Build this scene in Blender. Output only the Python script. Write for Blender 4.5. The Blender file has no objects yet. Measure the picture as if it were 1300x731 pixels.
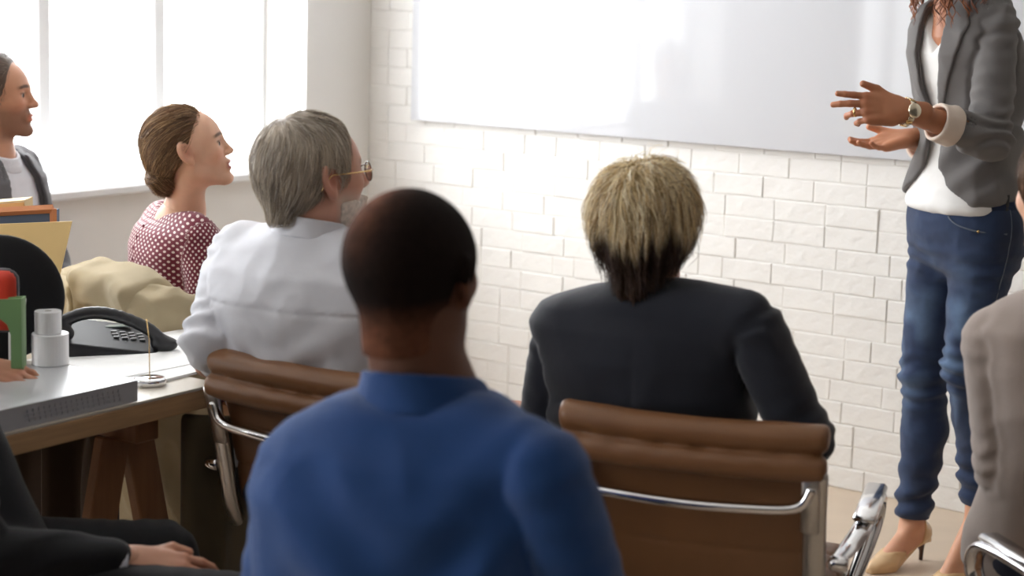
import bpy, bmesh, math, random
import numpy as np
from mathutils import Matrix, Vector

# ------------------------------------------------------------------ camera
F, CX, CY, CAMH = 2200., 650., 290., 1.55
PITCH, ROLL = math.atan(300/2200.), .028
_f = np.array([0, math.cos(PITCH), -math.sin(PITCH)]); _r = np.array([1., 0, 0]); _u = np.cross(_r, _f)
CR = math.cos(ROLL)*_r + math.sin(ROLL)*_u
CU = -math.sin(ROLL)*_r + math.cos(ROLL)*_u
CF = _f
EYE = np.array([0, 0, CAMH])
sc = bpy.context.scene
col = sc.collection
cam = bpy.data.cameras.new('camera'); camo = bpy.data.objects.new('camera', cam); col.objects.link(camo)
camo.matrix_world = Matrix(((CR[0], CU[0], -CF[0], 0), (CR[1], CU[1], -CF[1], 0), (CR[2], CU[2], -CF[2], CAMH), (0, 0, 0, 1)))
cam.sensor_width = 36; cam.lens = F/1300*36; cam.shift_y = -(365.5-CY)/1300
cam.dof.use_dof = True; cam.dof.focus_distance = 4.0; cam.dof.aperture_fstop = 3.2
cam.clip_start = .05
sc.camera = camo

# ------------------------------------------------------------------ world: bright overcast sky
W = bpy.data.worlds.new('world'); sc.world = W; W.use_nodes = True
bg = W.node_tree.nodes['Background']; bg.inputs['Color'].default_value = (.96, .98, 1, 1); bg.inputs['Strength'].default_value = 8.6
sc.view_settings.view_transform = 'Standard'; sc.view_settings.look = 'None'
sc.view_settings.gamma = 1; sc.view_settings.exposure = .5
try: sc.view_settings.use_curve_mapping = False
except Exception: pass
sc.cycles.max_bounces = 8; sc.cycles.diffuse_bounces = 5; sc.cycles.transparent_max_bounces = 16
sc.cycles.sample_clamp_indirect = 6

rng = np.random.RandomState(7)

def at(x, y, Y):
    d = ((x-CX)/F)*CR - ((y-CY)/F)*CU + CF
    return EYE + d*(Y/d[1])
def onz(x, y, z=0.):
    d = ((x-CX)/F)*CR - ((y-CY)/F)*CU + CF
    return EYE + d*((z-CAMH)/d[2])
def proj(p):
    v = np.asarray(p, float) - EYE; z = v@CF
    return CX + F*(v@CR)/z, CY - F*(v@CU)/z, F/z
V3 = lambda *a: np.array(a, float)
def nrm(v): v = np.asarray(v, float); return v/np.linalg.norm(v)

# ------------------------------------------------------------------ room frame
FP = onz(1125, 631)
TH = math.radians(35)
WU = V3(-math.cos(TH), math.sin(TH), 0)      # along the brick wall, to the left corner
WN = V3(-math.sin(TH), -math.cos(TH), 0)     # out of the brick wall, and along the window wall
C0 = FP + WU*2.146; C0[2] = 0                # the corner
CEIL = 3.05
# room coords: s = distance from corner along brick wall (to the right), t = distance along window wall (to camera)
def room(s, t, z): return C0 - WU*s + WN*t + V3(0, 0, z)

# window light portals
WIN = [(.36, 2.86), (4.45, 6.95)]
SILL, WTOP, REV = .905, 2.72, .2
def portal(t0, t1):
    L = bpy.data.lights.new('window_portal', 'AREA'); L.shape = 'RECTANGLE'; L.size = t1-t0; L.size_y = WTOP-SILL
    L.cycles.is_portal = True
    o = bpy.data.objects.new('window_portal', L); col.objects.link(o)
    c = C0 + WN*(t0+t1)/2 + WU*(REV+.12) + V3(0, 0, (SILL+WTOP)/2)
    z = WU; x = WN; y = np.cross(z, x)      # light shines along -z = into the room
    o.matrix_world = Matrix(((x[0], y[0], z[0], c[0]), (x[1], y[1], z[1], c[1]), (x[2], y[2], z[2], c[2]), (0, 0, 0, 1)))
for a, b in WIN: portal(a, b)

# ------------------------------------------------------------------ materials
MATS = {}
def lin(c):
    c = np.array(c, float)/255.; return np.where(c <= .04045, c/12.92, ((c+.055)/1.055)**2.4)
def mat(name, color=(.5, .5, .5), rough=.6, metal=0, attr=None, noise=0., nscale=8., bump=0., bscale=60., bdist=.002, sss=0., spec=.5,
        coat=0., stretch=(1, 1, 1), sheen=0., weave=0., wscale=900., trans=0., noise2=None):
    if name in MATS: return MATS[name]
    m = bpy.data.materials.new(name); m.use_nodes = True; nt = m.node_tree; N = nt.nodes; L = nt.links
    b = N['Principled BSDF']; b.inputs['Roughness'].default_value = rough; b.inputs['Metallic'].default_value = metal
    b.inputs['Specular IOR Level'].default_value = spec; b.inputs['Coat Weight'].default_value = coat
    b.inputs['Coat Roughness'].default_value = .08
    if sheen: b.inputs['Sheen Weight'].default_value = sheen; b.inputs['Sheen Roughness'].default_value = .5
    if sss:
        b.inputs['Subsurface Weight'].default_value = sss; b.inputs['Subsurface Radius'].default_value = (.012, .005, .003); b.inputs['Subsurface Scale'].default_value = 1.
    tc = N.new('ShaderNodeTexCoord'); mp = N.new('ShaderNodeMapping'); L.new(tc.outputs['Object'], mp.inputs['Vector'])
    mp.inputs['Scale'].default_value = stretch
    if attr:
        a = N.new('ShaderNodeAttribute'); a.attribute_name = attr; csock = a.outputs['Color']
    else:
        a = N.new('ShaderNodeRGB'); a.outputs[0].default_value = (*color, 1); csock = a.outputs[0]
    if noise:
        n = N.new('ShaderNodeTexNoise'); n.inputs['Scale'].default_value = nscale; n.inputs['Detail'].default_value = 5
        L.new(mp.outputs[0], n.inputs['Vector'])
        r = N.new('ShaderNodeMapRange'); r.inputs['From Min'].default_value = .3; r.inputs['From Max'].default_value = .7
        r.inputs['To Min'].default_value = 1-noise; r.inputs['To Max'].default_value = 1+noise*.6
        L.new(n.outputs['Fac'], r.inputs['Value'])
        x = N.new('ShaderNodeVectorMath'); x.operation = 'SCALE'; L.new(csock, x.inputs[0]); L.new(r.outputs[0], x.inputs['Scale']); csock = x.outputs[0]
    L.new(csock, b.inputs['Base Color'])
    if bump or weave:
        h = None
        if bump:
            n = N.new('ShaderNodeTexNoise'); n.inputs['Scale'].default_value = bscale; n.inputs['Detail'].default_value = 4
            L.new(mp.outputs[0], n.inputs['Vector']); h = n.outputs['Fac']
        if weave:
            w = N.new('ShaderNodeTexNoise'); w.inputs['Scale'].default_value = wscale; w.inputs['Detail'].default_value = 1
            L.new(tc.outputs['Object'], w.inputs['Vector'])
            if h is None: h = w.outputs['Fac']
            else:
                mm = N.new('ShaderNodeMath'); mm.operation = 'MULTIPLY_ADD'; mm.inputs[1].default_value = weave
                L.new(w.outputs['Fac'], mm.inputs[0]); L.new(h, mm.inputs[2]); h = mm.outputs[0]
        bp = N.new('ShaderNodeBump'); bp.inputs['Strength'].default_value = bump or weave; bp.inputs['Distance'].default_value = bdist
        L.new(h, bp.inputs['Height']); L.new(bp.outputs[0], b.inputs['Normal'])
    MATS[name] = m
    return m

M_wall = mat('wall_paint', lin((240, 238, 234)), .7, noise=.02, nscale=3, bump=.15, bscale=40)
M_brick = mat('painted_brick', lin((240, 238, 234)), .55, noise=.03, nscale=9, bump=.55, bscale=38, bdist=.006)
M_mortar = mat('painted_mortar', lin((236, 234, 229)), .75, noise=.10, nscale=6, bump=.4, bscale=30, bdist=.004)
M_ceil = mat('ceiling_paint', lin((238, 238, 236)), .8)
M_back = mat('far_wall_paint', lin((88, 84, 80)), .8)
M_board = mat('gloss_board', lin((206, 207, 211)), .04, spec=.26, coat=0, noise=.008, nscale=2)
M_frame = mat('window_paint', lin((240, 241, 242)), .4)
M_chrome = mat('chrome', (.82, .82, .84), .09, metal=1)
M_alu = mat('brushed_aluminium', (.62, .6, .58), .28, metal=1, bump=.08, bscale=120)
M_leather = mat('brown_leather', lin((126, 86, 54)), .42, noise=.12, nscale=7, bump=.25, bscale=160, bdist=.001)
M_black = mat('black_plastic', (.012, .012, .014), .35)
M_rubber = mat('black_rubber', (.02, .02, .02), .7)
M_white = mat('white_ceramic', (.85, .85, .86), .3)
M_paper = mat('paper', (.88, .88, .87), .8, noise=.015, nscale=20)

# ------------------------------------------------------------------ mesh helpers
def mkmesh(name, verts, faces, mat_, smooth=True, colors=None, vecs=None):
    me = bpy.data.meshes.new(name)
    verts = np.asarray(verts, np.float32)
    if isinstance(faces, np.ndarray):
        me.vertices.add(len(verts)); me.vertices.foreach_set('co', verts.ravel())
        k = faces.shape[1]; nf = len(faces)
        me.loops.add(nf*k); me.loops.foreach_set('vertex_index', faces.astype(np.int32).ravel())
        me.polygons.add(nf); me.polygons.foreach_set('loop_start', np.arange(0, nf*k, k, dtype=np.int32))
        me.update(calc_edges=True)
    else:
        me.from_pydata([tuple(map(float, v)) for v in verts], [], [tuple(int(i) for i in f) for f in faces])
        bm_ = bmesh.new(); bm_.from_mesh(me); bmesh.ops.recalc_face_normals(bm_, faces=bm_.faces); bm_.to_mesh(me); bm_.free(); me.update()
    if smooth: me.polygons.foreach_set('use_smooth', np.ones(len(me.polygons), bool))
    if colors is not None:
        a = me.color_attributes.new('Col', 'FLOAT_COLOR', 'POINT')
        c = np.ones((len(verts), 4), np.float32); c[:, :3] = colors; a.data.foreach_set('color', c.ravel())
    if vecs is not None:
        a = me.attributes.new('pat', 'FLOAT_VECTOR', 'POINT'); a.data.foreach_set('vector', np.asarray(vecs, np.float32).ravel())
    if mat_: me.materials.append(mat_)
    return me

def world_of(o):
    m = o.matrix_basis.copy(); p = o.parent
    while p: m = p.matrix_basis @ m; p = p.parent
    return m

def obj(name, verts, faces, mat_, parent=None, smooth=True, colors=None, vecs=None, world=True, label=None, bevel=0):
    """one mesh object; verts in world space (moved into the parent's frame)"""
    verts = np.asarray(verts, float)
    if parent is not None and world:
        inv = np.array(world_of(parent).inverted()); verts = verts@inv[:3, :3].T + inv[:3, 3]
    o = bpy.data.objects.new(name, mkmesh(name, verts, faces, mat_, smooth, colors, vecs)); col.objects.link(o)
    if parent is not None: o.parent = parent
    if label: o['label'] = label
    return o

def tag(o, label, cat, group=None, kind=None):
    if label: o['label'] = label
    if cat: o['category'] = cat
    if group: o['group'] = group
    if kind: o['kind'] = kind
    return o

def setloc(o, loc, rz=0):
    o.location = tuple(float(v) for v in loc); o.rotation_euler = (0, 0, rz); return o

def thing(name, label, cat, loc=(0, 0, 0), rz=0, group=None):
    o = bpy.data.objects.new(name, None); col.objects.link(o); o.empty_display_size = .1
    setloc(o, loc, rz); return tag(o, label, cat, group)

def join(*parts):
    vs, fs, n = [], [], 0
    for v, f in parts:
        v = np.asarray(v, float); vs.append(v)
        fs += [tuple(int(i)+n for i in q) for q in f]; n += len(v)
    return np.vstack(vs), fs

def box(lo, hi, ch=0., R=None, c=None):
    """box between lo and hi (chamfered when ch>0); R rows = axes, c = origin"""
    lo = np.array(lo, float); hi = np.array(hi, float)
    if ch <= 0:
        v = np.array([[(lo, hi)[i][0], (lo, hi)[j][1], (lo, hi)[k][2]] for i in (0, 1) for j in (0, 1) for k in (0, 1)])
        f = [(0, 1, 3, 2), (4, 6, 7, 5), (0, 4, 5, 1), (2, 3, 7, 6), (0, 2, 6, 4), (1, 5, 7, 3)]
    else:
        m = (lo+hi)/2; h = (hi-lo)/2; ch = min(ch, h.min()*.9); v = []; idx = {}
        for sx in (-1, 1):
            for sy in (-1, 1):
                for sz in (-1, 1):
                    s = np.array([sx, sy, sz])
                    for a in range(3):
                        q = h-ch; q = q.copy(); q[a] = h[a]; idx[(sx, sy, sz, a)] = len(v); v.append(m+s*q)
        v = np.array(v); f = []
        for a in range(3):
            b, c2 = (a+1) % 3, (a+2) % 3
            for s in (-1, 1):
                def key(sb, sc_):
                    k = [0, 0, 0]; k[a] = s; k[b] = sb; k[c2] = sc_; return idx[(*k, a)]
                q = [key(-1, -1), key(1, -1), key(1, 1), key(-1, 1)]; f.append(tuple(q if s > 0 else q[::-1]))
            for sb in (-1, 1):
                for sc_ in (-1, 1):
                    def k2(sa, ax):
                        k = [0, 0, 0]; k[a] = sa; k[b] = sb; k[c2] = sc_; return idx[(*k, ax)]
                    q = [k2(-1, b), k2(1, b), k2(1, c2), k2(-1, c2)]; f.append(tuple(q if sb*sc_ > 0 else q[::-1]))
        for sx in (-1, 1):
            for sy in (-1, 1):
                for sz in (-1, 1):
                    q = [idx[(sx, sy, sz, a)] for a in range(3)]; f.append(tuple(q if sx*sy*sz > 0 else q[::-1]))
    if R is not None: v = v@np.array(R, float)
    if c is not None: v = v+np.array(c, float)
    return v, f

def catmull(P, n=8):
    P = np.array(P, float); Q = np.vstack([2*P[0]-P[1], P, 2*P[-1]-P[-2]]); out = []
    for i in range(1, len(Q)-2):
        t = np.linspace(0, 1, n, endpoint=False)[:, None]
        a, b, c, d = Q[i-1], Q[i], Q[i+1], Q[i+2]
        out.append(.5*((2*b)+(-a+c)*t+(2*a-5*b+4*c-d)*t**2+(-a+3*b-3*c+d)*t**3))
    out.append(P[-1:]); return np.vstack(out)

def tube(P, r, n=10, flat=1., up=None, cap=True):
    """tube along points P; radius r (scalar or list); flat squashes the second axis"""
    P = np.array(P, float); m = len(P); r = np.broadcast_to(np.array(r, float), (m,)) if np.ndim(r) == 0 else np.interp(np.linspace(0, 1, m), np.linspace(0, 1, len(r)), r)
    T = np.gradient(P, axis=0); T /= np.linalg.norm(T, axis=1)[:, None]+1e-9
    u = np.array(up if up is not None else ([0, 0, 1] if abs(T[0][2]) < .9 else [1, 0, 0]), float)
    V = []
    for i in range(m):
        a = np.cross(T[i], u); a /= np.linalg.norm(a)+1e-9; b = np.cross(a, T[i])
        if up is None: u = b
        ang = np.linspace(0, 2*np.pi, n, endpoint=False)
        V.append(P[i]+r[i]*(np.cos(ang)[:, None]*a+flat*np.sin(ang)[:, None]*b))
    V = np.vstack(V); Fs = []
    for i in range(m-1):
        for j in range(n):
            Fs.append((i*n+j, (i+1)*n+j, (i+1)*n+(j+1) % n, i*n+(j+1) % n))
    if cap: Fs.append(tuple(range(n))); Fs.append(tuple(range((m-1)*n, m*n))[::-1])
    return V, [f[::-1] for f in Fs]

def lathe(prof, n=28, c=(0, 0, 0), R=None):
    V = []; Fs = []
    for r, z in prof:
        a = np.linspace(0, 2*np.pi, n, endpoint=False); V.append(np.c_[r*np.cos(a), r*np.sin(a), np.full(n, z)])
    V = np.vstack(V); m = len(prof)
    for i in range(m-1):
        for j in range(n): Fs.append((i*n+j, i*n+(j+1) % n, (i+1)*n+(j+1) % n, (i+1)*n+j))
    if prof[0][0] > 1e-6: Fs.append(tuple(range(n))[::-1])
    if prof[-1][0] > 1e-6: Fs.append(tuple(range((m-1)*n, m*n)))
    if R is not None: V = V@np.array(R, float)
    return V+np.array(c, float), Fs

def copy_tree(o, parent=None):
    c = o.copy(); col.objects.link(c)
    if parent is not None: c.parent = parent
    for ch in list(o.children): copy_tree(ch, c)
    return c

# ------------------------------------------------------------------ signed distance modelling
_lat = np.random.RandomState(3).rand(32, 32, 32).astype(np.float32)*2-1
def noise3(P, freq=1., seed=0):
    Q = np.asarray(P)*np.array(freq)+seed*7.31+100; I = np.floor(Q).astype(int); f = Q-I; f = f*f*(3-2*f); I &= 31; J = (I+1) & 31
    x0, y0, z0 = I.T; x1, y1, z1 = J.T; fx, fy, fz = f.T
    a = _lat[x0, y0, z0]*(1-fx)+_lat[x1, y0, z0]*fx; b = _lat[x0, y1, z0]*(1-fx)+_lat[x1, y1, z0]*fx
    c = _lat[x0, y0, z1]*(1-fx)+_lat[x1, y0, z1]*fx; d = _lat[x0, y1, z1]*(1-fx)+_lat[x1, y1, z1]*fx
    return (a*(1-fy)+b*fy)*(1-fz)+(c*(1-fy)+d*fy)*fz
def smin(a, b, k):
    h = np.clip(.5+.5*(b-a)/k, 0, 1); return b*(1-h)+a*h-k*h*(1-h)
def smax(a, b, k): return -smin(-a, -b, k)
def s_cone(P, a, b, ra, rb):
    a = np.array(a, float); b = np.array(b, float); d = b-a; t = np.clip((P-a)@d/(d@d+1e-12), 0, 1)
    return np.linalg.norm(P-a-t[:, None]*d, axis=1)-(ra+(rb-ra)*t)
def seam(d, a, k, depth=.004, w=.005): return smin(d, a, k)+depth*np.exp(-((a-d)/w)**2)
def s_ell(P, c, r, R=None):
    Q = P-np.array(c, float)
    if R is not None: Q = Q@np.array(R, float).T
    r = np.array(r, float); k0 = np.linalg.norm(Q/r, axis=1); k1 = np.linalg.norm(Q/r**2, axis=1)+1e-9
    return k0*(k0-1)/k1
def s_box(P, c, h, rad, R=None):
    Q = P-np.array(c, float)
    if R is not None: Q = Q@np.array(R, float).T
    q = np.abs(Q)-(np.array(h, float)-rad)
    return np.linalg.norm(np.maximum(q, 0), axis=1)+np.minimum(q.max(axis=1), 0)-rad
def frame_yx(y, x):
    """rows: x, y, z axes from a y direction and an approximate x"""
    y = nrm(y); x = np.array(x, float); x = nrm(x-y*(x@y)); return np.array([x, y, np.cross(x, y)])

def mesh_sdf(fn, lo, hi, h, margin=1.7):
    lo = np.array(lo, float); hi = np.array(hi, float); K = 4; H = K*h
    nc = np.ceil((hi-lo)/H).astype(int)+1
    g = [lo[i]+H*np.arange(nc[i]) for i in range(3)]
    C = np.stack(np.meshgrid(*g, indexing='ij'), -1).reshape(-1, 3)
    dc = fn(C).reshape(nc).astype(np.float32)
    near = np.abs(dc) < H*margin
    n = K*(nc-1)+1
    def up(a):
        for ax in range(3):
            ii = np.minimum((np.arange(n[ax])+K//2)//K, nc[ax]-1); a = np.take(a, ii, axis=ax)
        return a
    V = np.where(up(dc) < 0, -1., 1.).astype(np.float32)*H; m = up(near)
    I = np.argwhere(m); V[m] = fn(lo+h*I)
    V[0], V[-1] = H, H; V[:, 0] = H; V[:, -1] = H; V[:, :, 0] = H; V[:, :, -1] = H
    S = V < 0
    cnt = np.zeros(np.array(V.shape)-1, np.uint8)
    off = [(i, j, k) for i in (0, 1) for j in (0, 1) for k in (0, 1)]
    for i, j, k in off: cnt += S[i:i+cnt.shape[0], j:j+cnt.shape[1], k:k+cnt.shape[2]]
    act = (cnt > 0) & (cnt < 8); A = np.argwhere(act); idx = np.full(act.shape, -1, np.int64); idx[act] = np.arange(len(A))
    vals = np.stack([V[A[:, 0]+i, A[:, 1]+j, A[:, 2]+k] for i, j, k in off], 1)
    acc = np.zeros((len(A), 3)); num = np.zeros(len(A)); O = np.array(off, float)
    for a in range(8):
        for b in range(a+1, 8):
            if np.abs(O[a]-O[b]).sum() == 1:
                va, vb = vals[:, a], vals[:, b]; cr = (va < 0) != (vb < 0); t = np.where(cr, va/(va-vb+1e-12*(va == vb)), 0)
                acc += np.where(cr[:, None], O[a]+t[:, None]*(O[b]-O[a]), 0); num += cr
    verts = lo+h*(A+acc/num[:, None])
    faces = []
    sh = S.shape
    def add(cr, ins, cells):
        q = np.stack([idx[tuple(c.T)] for c in cells], 1); q[ins] = q[ins][:, ::-1]; faces.append(q)
    E = np.argwhere(S[:-1, 1:-1, 1:-1] != S[1:, 1:-1, 1:-1])+[0, 1, 1]; ins = S[tuple(E.T)]
    add(None, ~ins, [E+[0, -1, -1], E+[0, 0, -1], E, E+[0, -1, 0]])
    E = np.argwhere(S[1:-1, :-1, 1:-1] != S[1:-1, 1:, 1:-1])+[1, 0, 1]; ins = S[tuple(E.T)]
    add(None, ins, [E+[-1, 0, -1], E+[0, 0, -1], E, E+[-1, 0, 0]])
    E = np.argwhere(S[1:-1, 1:-1, :-1] != S[1:-1, 1:-1, 1:])+[1, 1, 0]; ins = S[tuple(E.T)]
    add(None, ~ins, [E+[-1, -1, 0], E+[0, -1, 0], E, E+[-1, 0, 0]])
    Q = np.vstack(faces); Q = Q[(Q >= 0).all(1)]
    return verts, Q

def grad(fn, P, e=.002):
    g = np.stack([fn(P+d)-fn(P-d) for d in np.eye(3)*e], 1); return g/(np.linalg.norm(g, axis=1)[:, None]+1e-9)

def joinq(*parts):
    vs, fs, cs, n = [], [], [], 0
    for p in parts:
        vs.append(p[0]); fs.append(np.asarray(p[1])+n); n += len(p[0])
        if len(p) > 2: cs.append(p[2])
    return np.vstack(vs), np.vstack(fs), (np.vstack(cs) if cs else None)

# ================================================================== STRUCTURE
def rbox(s0, s1, t0, t1, z0, z1, ch=0.):
    """box in room coordinates"""
    v, f = box((s0, t0, z0), (s1, t1, z1), ch)
    return C0 - np.outer(v[:, 0], WU) + np.outer(v[:, 1], WN) + np.outer(v[:, 2], V3(0, 0, 1)), [q[::-1] for q in f]
def flipcheck(v, f): return v, f
SMAX, TMAX = 7.0, 7.6

M_floor = mat('pale_floor', lin((205, 186, 165)), .42, noise=.06, nscale=2.5, bump=.1, bscale=30, stretch=(1, 3, 1))
fl = obj('floor', *rbox(-.1, SMAX, -.1, TMAX, -.1, 0), M_floor, smooth=False); fl['kind'] = 'structure'
ce = obj('ceiling', *rbox(-.45, SMAX, -.12, TMAX, CEIL, CEIL+.1), M_ceil, smooth=False); ce['kind'] = 'structure'
wr = obj('wall_right', *rbox(SMAX, SMAX+.1, -.1, TMAX, 0, CEIL), M_back, smooth=False); wr['kind'] = 'structure'
wb = obj('wall_front', *rbox(-.45, SMAX, TMAX, TMAX+.1, 0, CEIL), M_back, smooth=False); wb['kind'] = 'structure'
# window wall (left): thick masonry with three openings
pieces = [rbox(-.42, 0, -.1, TMAX, 0, SILL-.03), rbox(-.42, 0, -.1, TMAX, WTOP, CEIL)]
edges = [-.1]+[e for w in WIN for e in w]+[TMAX]
for a, b in zip(edges[::2], edges[1::2]): pieces.append(rbox(-.42, 0, a, b, SILL-.03, WTOP))
wl = obj('wall_left', *join(*pieces), M_wall, smooth=False); wl['kind'] = 'structure'
for i, (a, b) in enumerate(WIN):
    w = bpy.data.objects.new('window_%d' % (i+1), None); col.objects.link(w); w['kind'] = 'structure'
    setloc(w, room(-REV, (a+b)/2, SILL))
    s0, s1 = -REV-.06, -REV
    nb = 5; pitch = (b-a)/nb
    obj('window_frame', *join(rbox(s0, s1, a, a+.045, SILL, WTOP, .004), rbox(s0, s1, b-.045, b, SILL, WTOP, .004),
        rbox(s0, s1, a+.045, b-.045, SILL, SILL+.03, .004), rbox(s0, s1, a+.045, b-.045, WTOP-.05, WTOP, .004)), M_frame, w, smooth=False)
    for k in range(1, nb):
        c = a+.025+k*(b-a-.02)/nb
        obj('mullion', *rbox(s0, s1, c-.026, c+.026, SILL+.03, WTOP-.05, .005), M_frame, w, smooth=False)
    obj('transom', *rbox(s0+.005, s1-.005, a+.045, b-.045, 2.05, 2.10, .004), M_frame, w, smooth=False)
    obj('window_sill', *rbox(-REV, .045, a-.05, b+.05, SILL-.03, SILL, .006), M_frame, w, smooth=False)
    g = bpy.data.materials.get('window_glass')
    if not g:
        g = bpy.data.materials.new('window_glass'); g.use_nodes = True; nt = g.node_tree; nt.nodes.clear()
        o_ = nt.nodes.new('ShaderNodeOutputMaterial'); mx = nt.nodes.new('ShaderNodeMixShader'); t = nt.nodes.new('ShaderNodeBsdfTransparent'); gl = nt.nodes.new('ShaderNodeBsdfGlossy')
        gl.inputs['Roughness'].default_value = .02; lw = nt.nodes.new('ShaderNodeLayerWeight'); pw = nt.nodes.new('ShaderNodeMath'); pw.operation = 'POWER'; pw.inputs[1].default_value = 5; nt.links.new(lw.outputs['Facing'], pw.inputs[0]); fr = nt.nodes.new('ShaderNodeMath'); fr.operation = 'MULTIPLY_ADD'; fr.inputs[1].default_value = .8; fr.inputs[2].default_value = .04; nt.links.new(pw.outputs[0], fr.inputs[0])
        nt.links.new(fr.outputs[0], mx.inputs[0]); nt.links.new(t.outputs[0], mx.inputs[1]); nt.links.new(gl.outputs[0], mx.inputs[2]); nt.links.new(mx.outputs[0], o_.inputs[0])
    for k in range(nb):
        c = a+.025+k*(b-a-.02)/nb
        obj('pane', *rbox(s0+.028, s0+.032, c+.02, c+(b-a-.02)/nb-.02, SILL+.03, WTOP-.05), g, w, smooth=False)

# brick wall: recessed mortar bed plus bricks standing proud
wk = obj('wall_back', *rbox(-.42, SMAX, -.12, 0, 0, CEIL), M_mortar, smooth=False); wk['kind'] = 'structure'
BL, BH, GAP = .18, .0700, .0020
br = random.Random(11)
def brick_mesh(w, seed):
    """front-chamfered brick, base at t=0, s 0..w, z 0..BH ; a few jittered verts"""
    q = random.Random(seed); g = GAP/2; c = .003; d = .0042; j = lambda a: q.uniform(-a, a)
    def ring(i, t, a): return [(i+g+j(a), t+j(.0006), i+g+j(a)), (w-i-g+j(a), t+j(.0006), i+g+j(a)), (w/2+j(.01), t+j(.0007), BH-i-g+j(a)), (w-i-g+j(a), t+j(.0006), BH-i-g+j(a)), (i+g+j(a), t+j(.0006), BH-i-g+j(a))]
    def ring6(i, t, a):
        return [(i+g+j(a), t, i+g+j(a)), (w/2+j(.015), t, i+g+j(a)), (w-i-g+j(a), t, i+g+j(a)),
                (w-i-g+j(a), t, BH-i-g+j(a)), (w/2+j(.015), t, BH-i-g+j(a)), (i+g+j(a), t, BH-i-g+j(a))]
    v = ring6(0, -.004, .0008)+ring6(0, d-c*.6, .0008)+ring6(c, d, .0012)
    v = [(x, t+(j(.0008) if k >= 12 else 0), z) for k, (x, t, z) in enumerate(v)]
    f = []
    for r in (0, 6):
        for k in range(6): f.append((r+k, r+(k+1) % 6, r+6+(k+1) % 6, r+6+k))
    f += [(12, 13, 16, 17), (13, 14, 15, 16)]
    V = np.array(v); P = -np.outer(V[:, 0], WU)+np.outer(V[:, 1], WN)+np.outer(V[:, 2], V3(0, 0, 1))
    return P, [q_ for q_ in f]
variants = {}
for w in (BL, BL/2, BL*.75):
    variants[w] = [brick_mesh(w, 100+k) for k in range(7)]
vmeshes = {w: [mkmesh('brick', v, f, M_brick, False) for v, f in L_] for w, L_ in variants.items()}
BOARD = (.223, 2.78, 1.072, 2.32)     # s0, s1, z0, z1
lay = []
for r_ in range(int(CEIL/BH)):
    s = -.0 - br.choice([0, BL/2]) - br.uniform(0, .02); z = r_*BH
    s = 0.
    first = br.choice([BL, BL/2, BL*.75])
    while s < SMAX-.05:
        w = first if s == 0 else (BL if br.random() < .8 else br.choice([BL/2, BL*.75]))
        lay.append((s, z, w)); s += w
vis = []
rest = []
for (s, z, w) in lay:
    c = room(s+w/2, 0, z+BH/2); x, y, k = proj(c)
    hid = (BOARD[0]-.02 < s and s+w < BOARD[1]+.02 and z > BOARD[2]-.02)
    if -20 < x < 1320 and -10 < y < 745 and not hid and x > 460 and not (1180 < x < 1290 and y > 250 and False): vis.append((k, s, z, w))
    else: rest.append((s, z, w))
vis.sort(reverse=True)
rest += [v[1:] for v in vis[298:]]; vis = vis[:298]
for k, s, z, w in vis:
    o = bpy.data.objects.new('brick', br.choice(vmeshes[w])); col.objects.link(o); o.parent = wk
    o.location = tuple(room(s, br.uniform(-.0022, .0016), z)); 
parts = []
for s, z, w in rest:
    v, f = br.choice(variants[w]); parts.append((v+room(s, br.uniform(-.0015, .0015), z), f))
st = obj('bricks', *join(*parts), M_brick, wk, smooth=False); st['kind'] = 'stuff'

# the big white board
bd = obj('whiteboard', *rbox(BOARD[0], BOARD[1], .018, .032, BOARD[2], BOARD[3], .0015), M_board, smooth=False)
bd = tag(bd, 'large glossy white board mounted on the brick wall behind the presenter', 'whiteboard')
for s in (BOARD[0]+.25, 1.0, 2.0, BOARD[1]-.25):
    for z in (BOARD[2]+.12, BOARD[3]-.12):
        obj('wall_spacer', *rbox(s-.02, s+.02, .0, .0185, z-.02, z+.02), M_alu, bd, smooth=False)
# ================================================================== PEOPLE TOOLKIT
M_skin = mat('skin', attr='Col', rough=.48, noise=.05, nscale=35, bump=.12, bscale=420, bdist=.0006, sss=.12, spec=.4)
M_eye = mat('eye_surface', attr='Col', rough=.12)
M_hair = mat('hair_strands', attr='Col', rough=.45, spec=.35, noise=.10, nscale=60, bump=.3, bscale=260, bdist=.001)
def cloth(name, c, rough=.85, noise=.05, bump=.35, bscale=26, bdist=.004, weave=.25, wscale=1400, sheen=.15, nscale=14):
    return mat(name, lin(c), rough, noise=noise, nscale=nscale, bump=bump, bscale=bscale, bdist=bdist, weave=weave, wscale=wscale, sheen=sheen, spec=.25)

def head_frame(yaw, pitch=0., roll=0.):
    """rows x(right) y(forward) z(up); yaw clockwise from +Y seen from above (radians), pitch up positive"""
    cy, sy = math.cos(yaw), math.sin(yaw)
    x = V3(cy, -sy, 0); y = V3(sy, cy, 0); z = V3(0, 0, 1)
    y2 = math.cos(pitch)*y+math.sin(pitch)*z; z2 = -math.sin(pitch)*y+math.cos(pitch)*z
    x3 = math.cos(roll)*x+math.sin(roll)*z2; z3 = -math.sin(roll)*x+math.cos(roll)*z2
    return np.array([x3, y2, z3])

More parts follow.
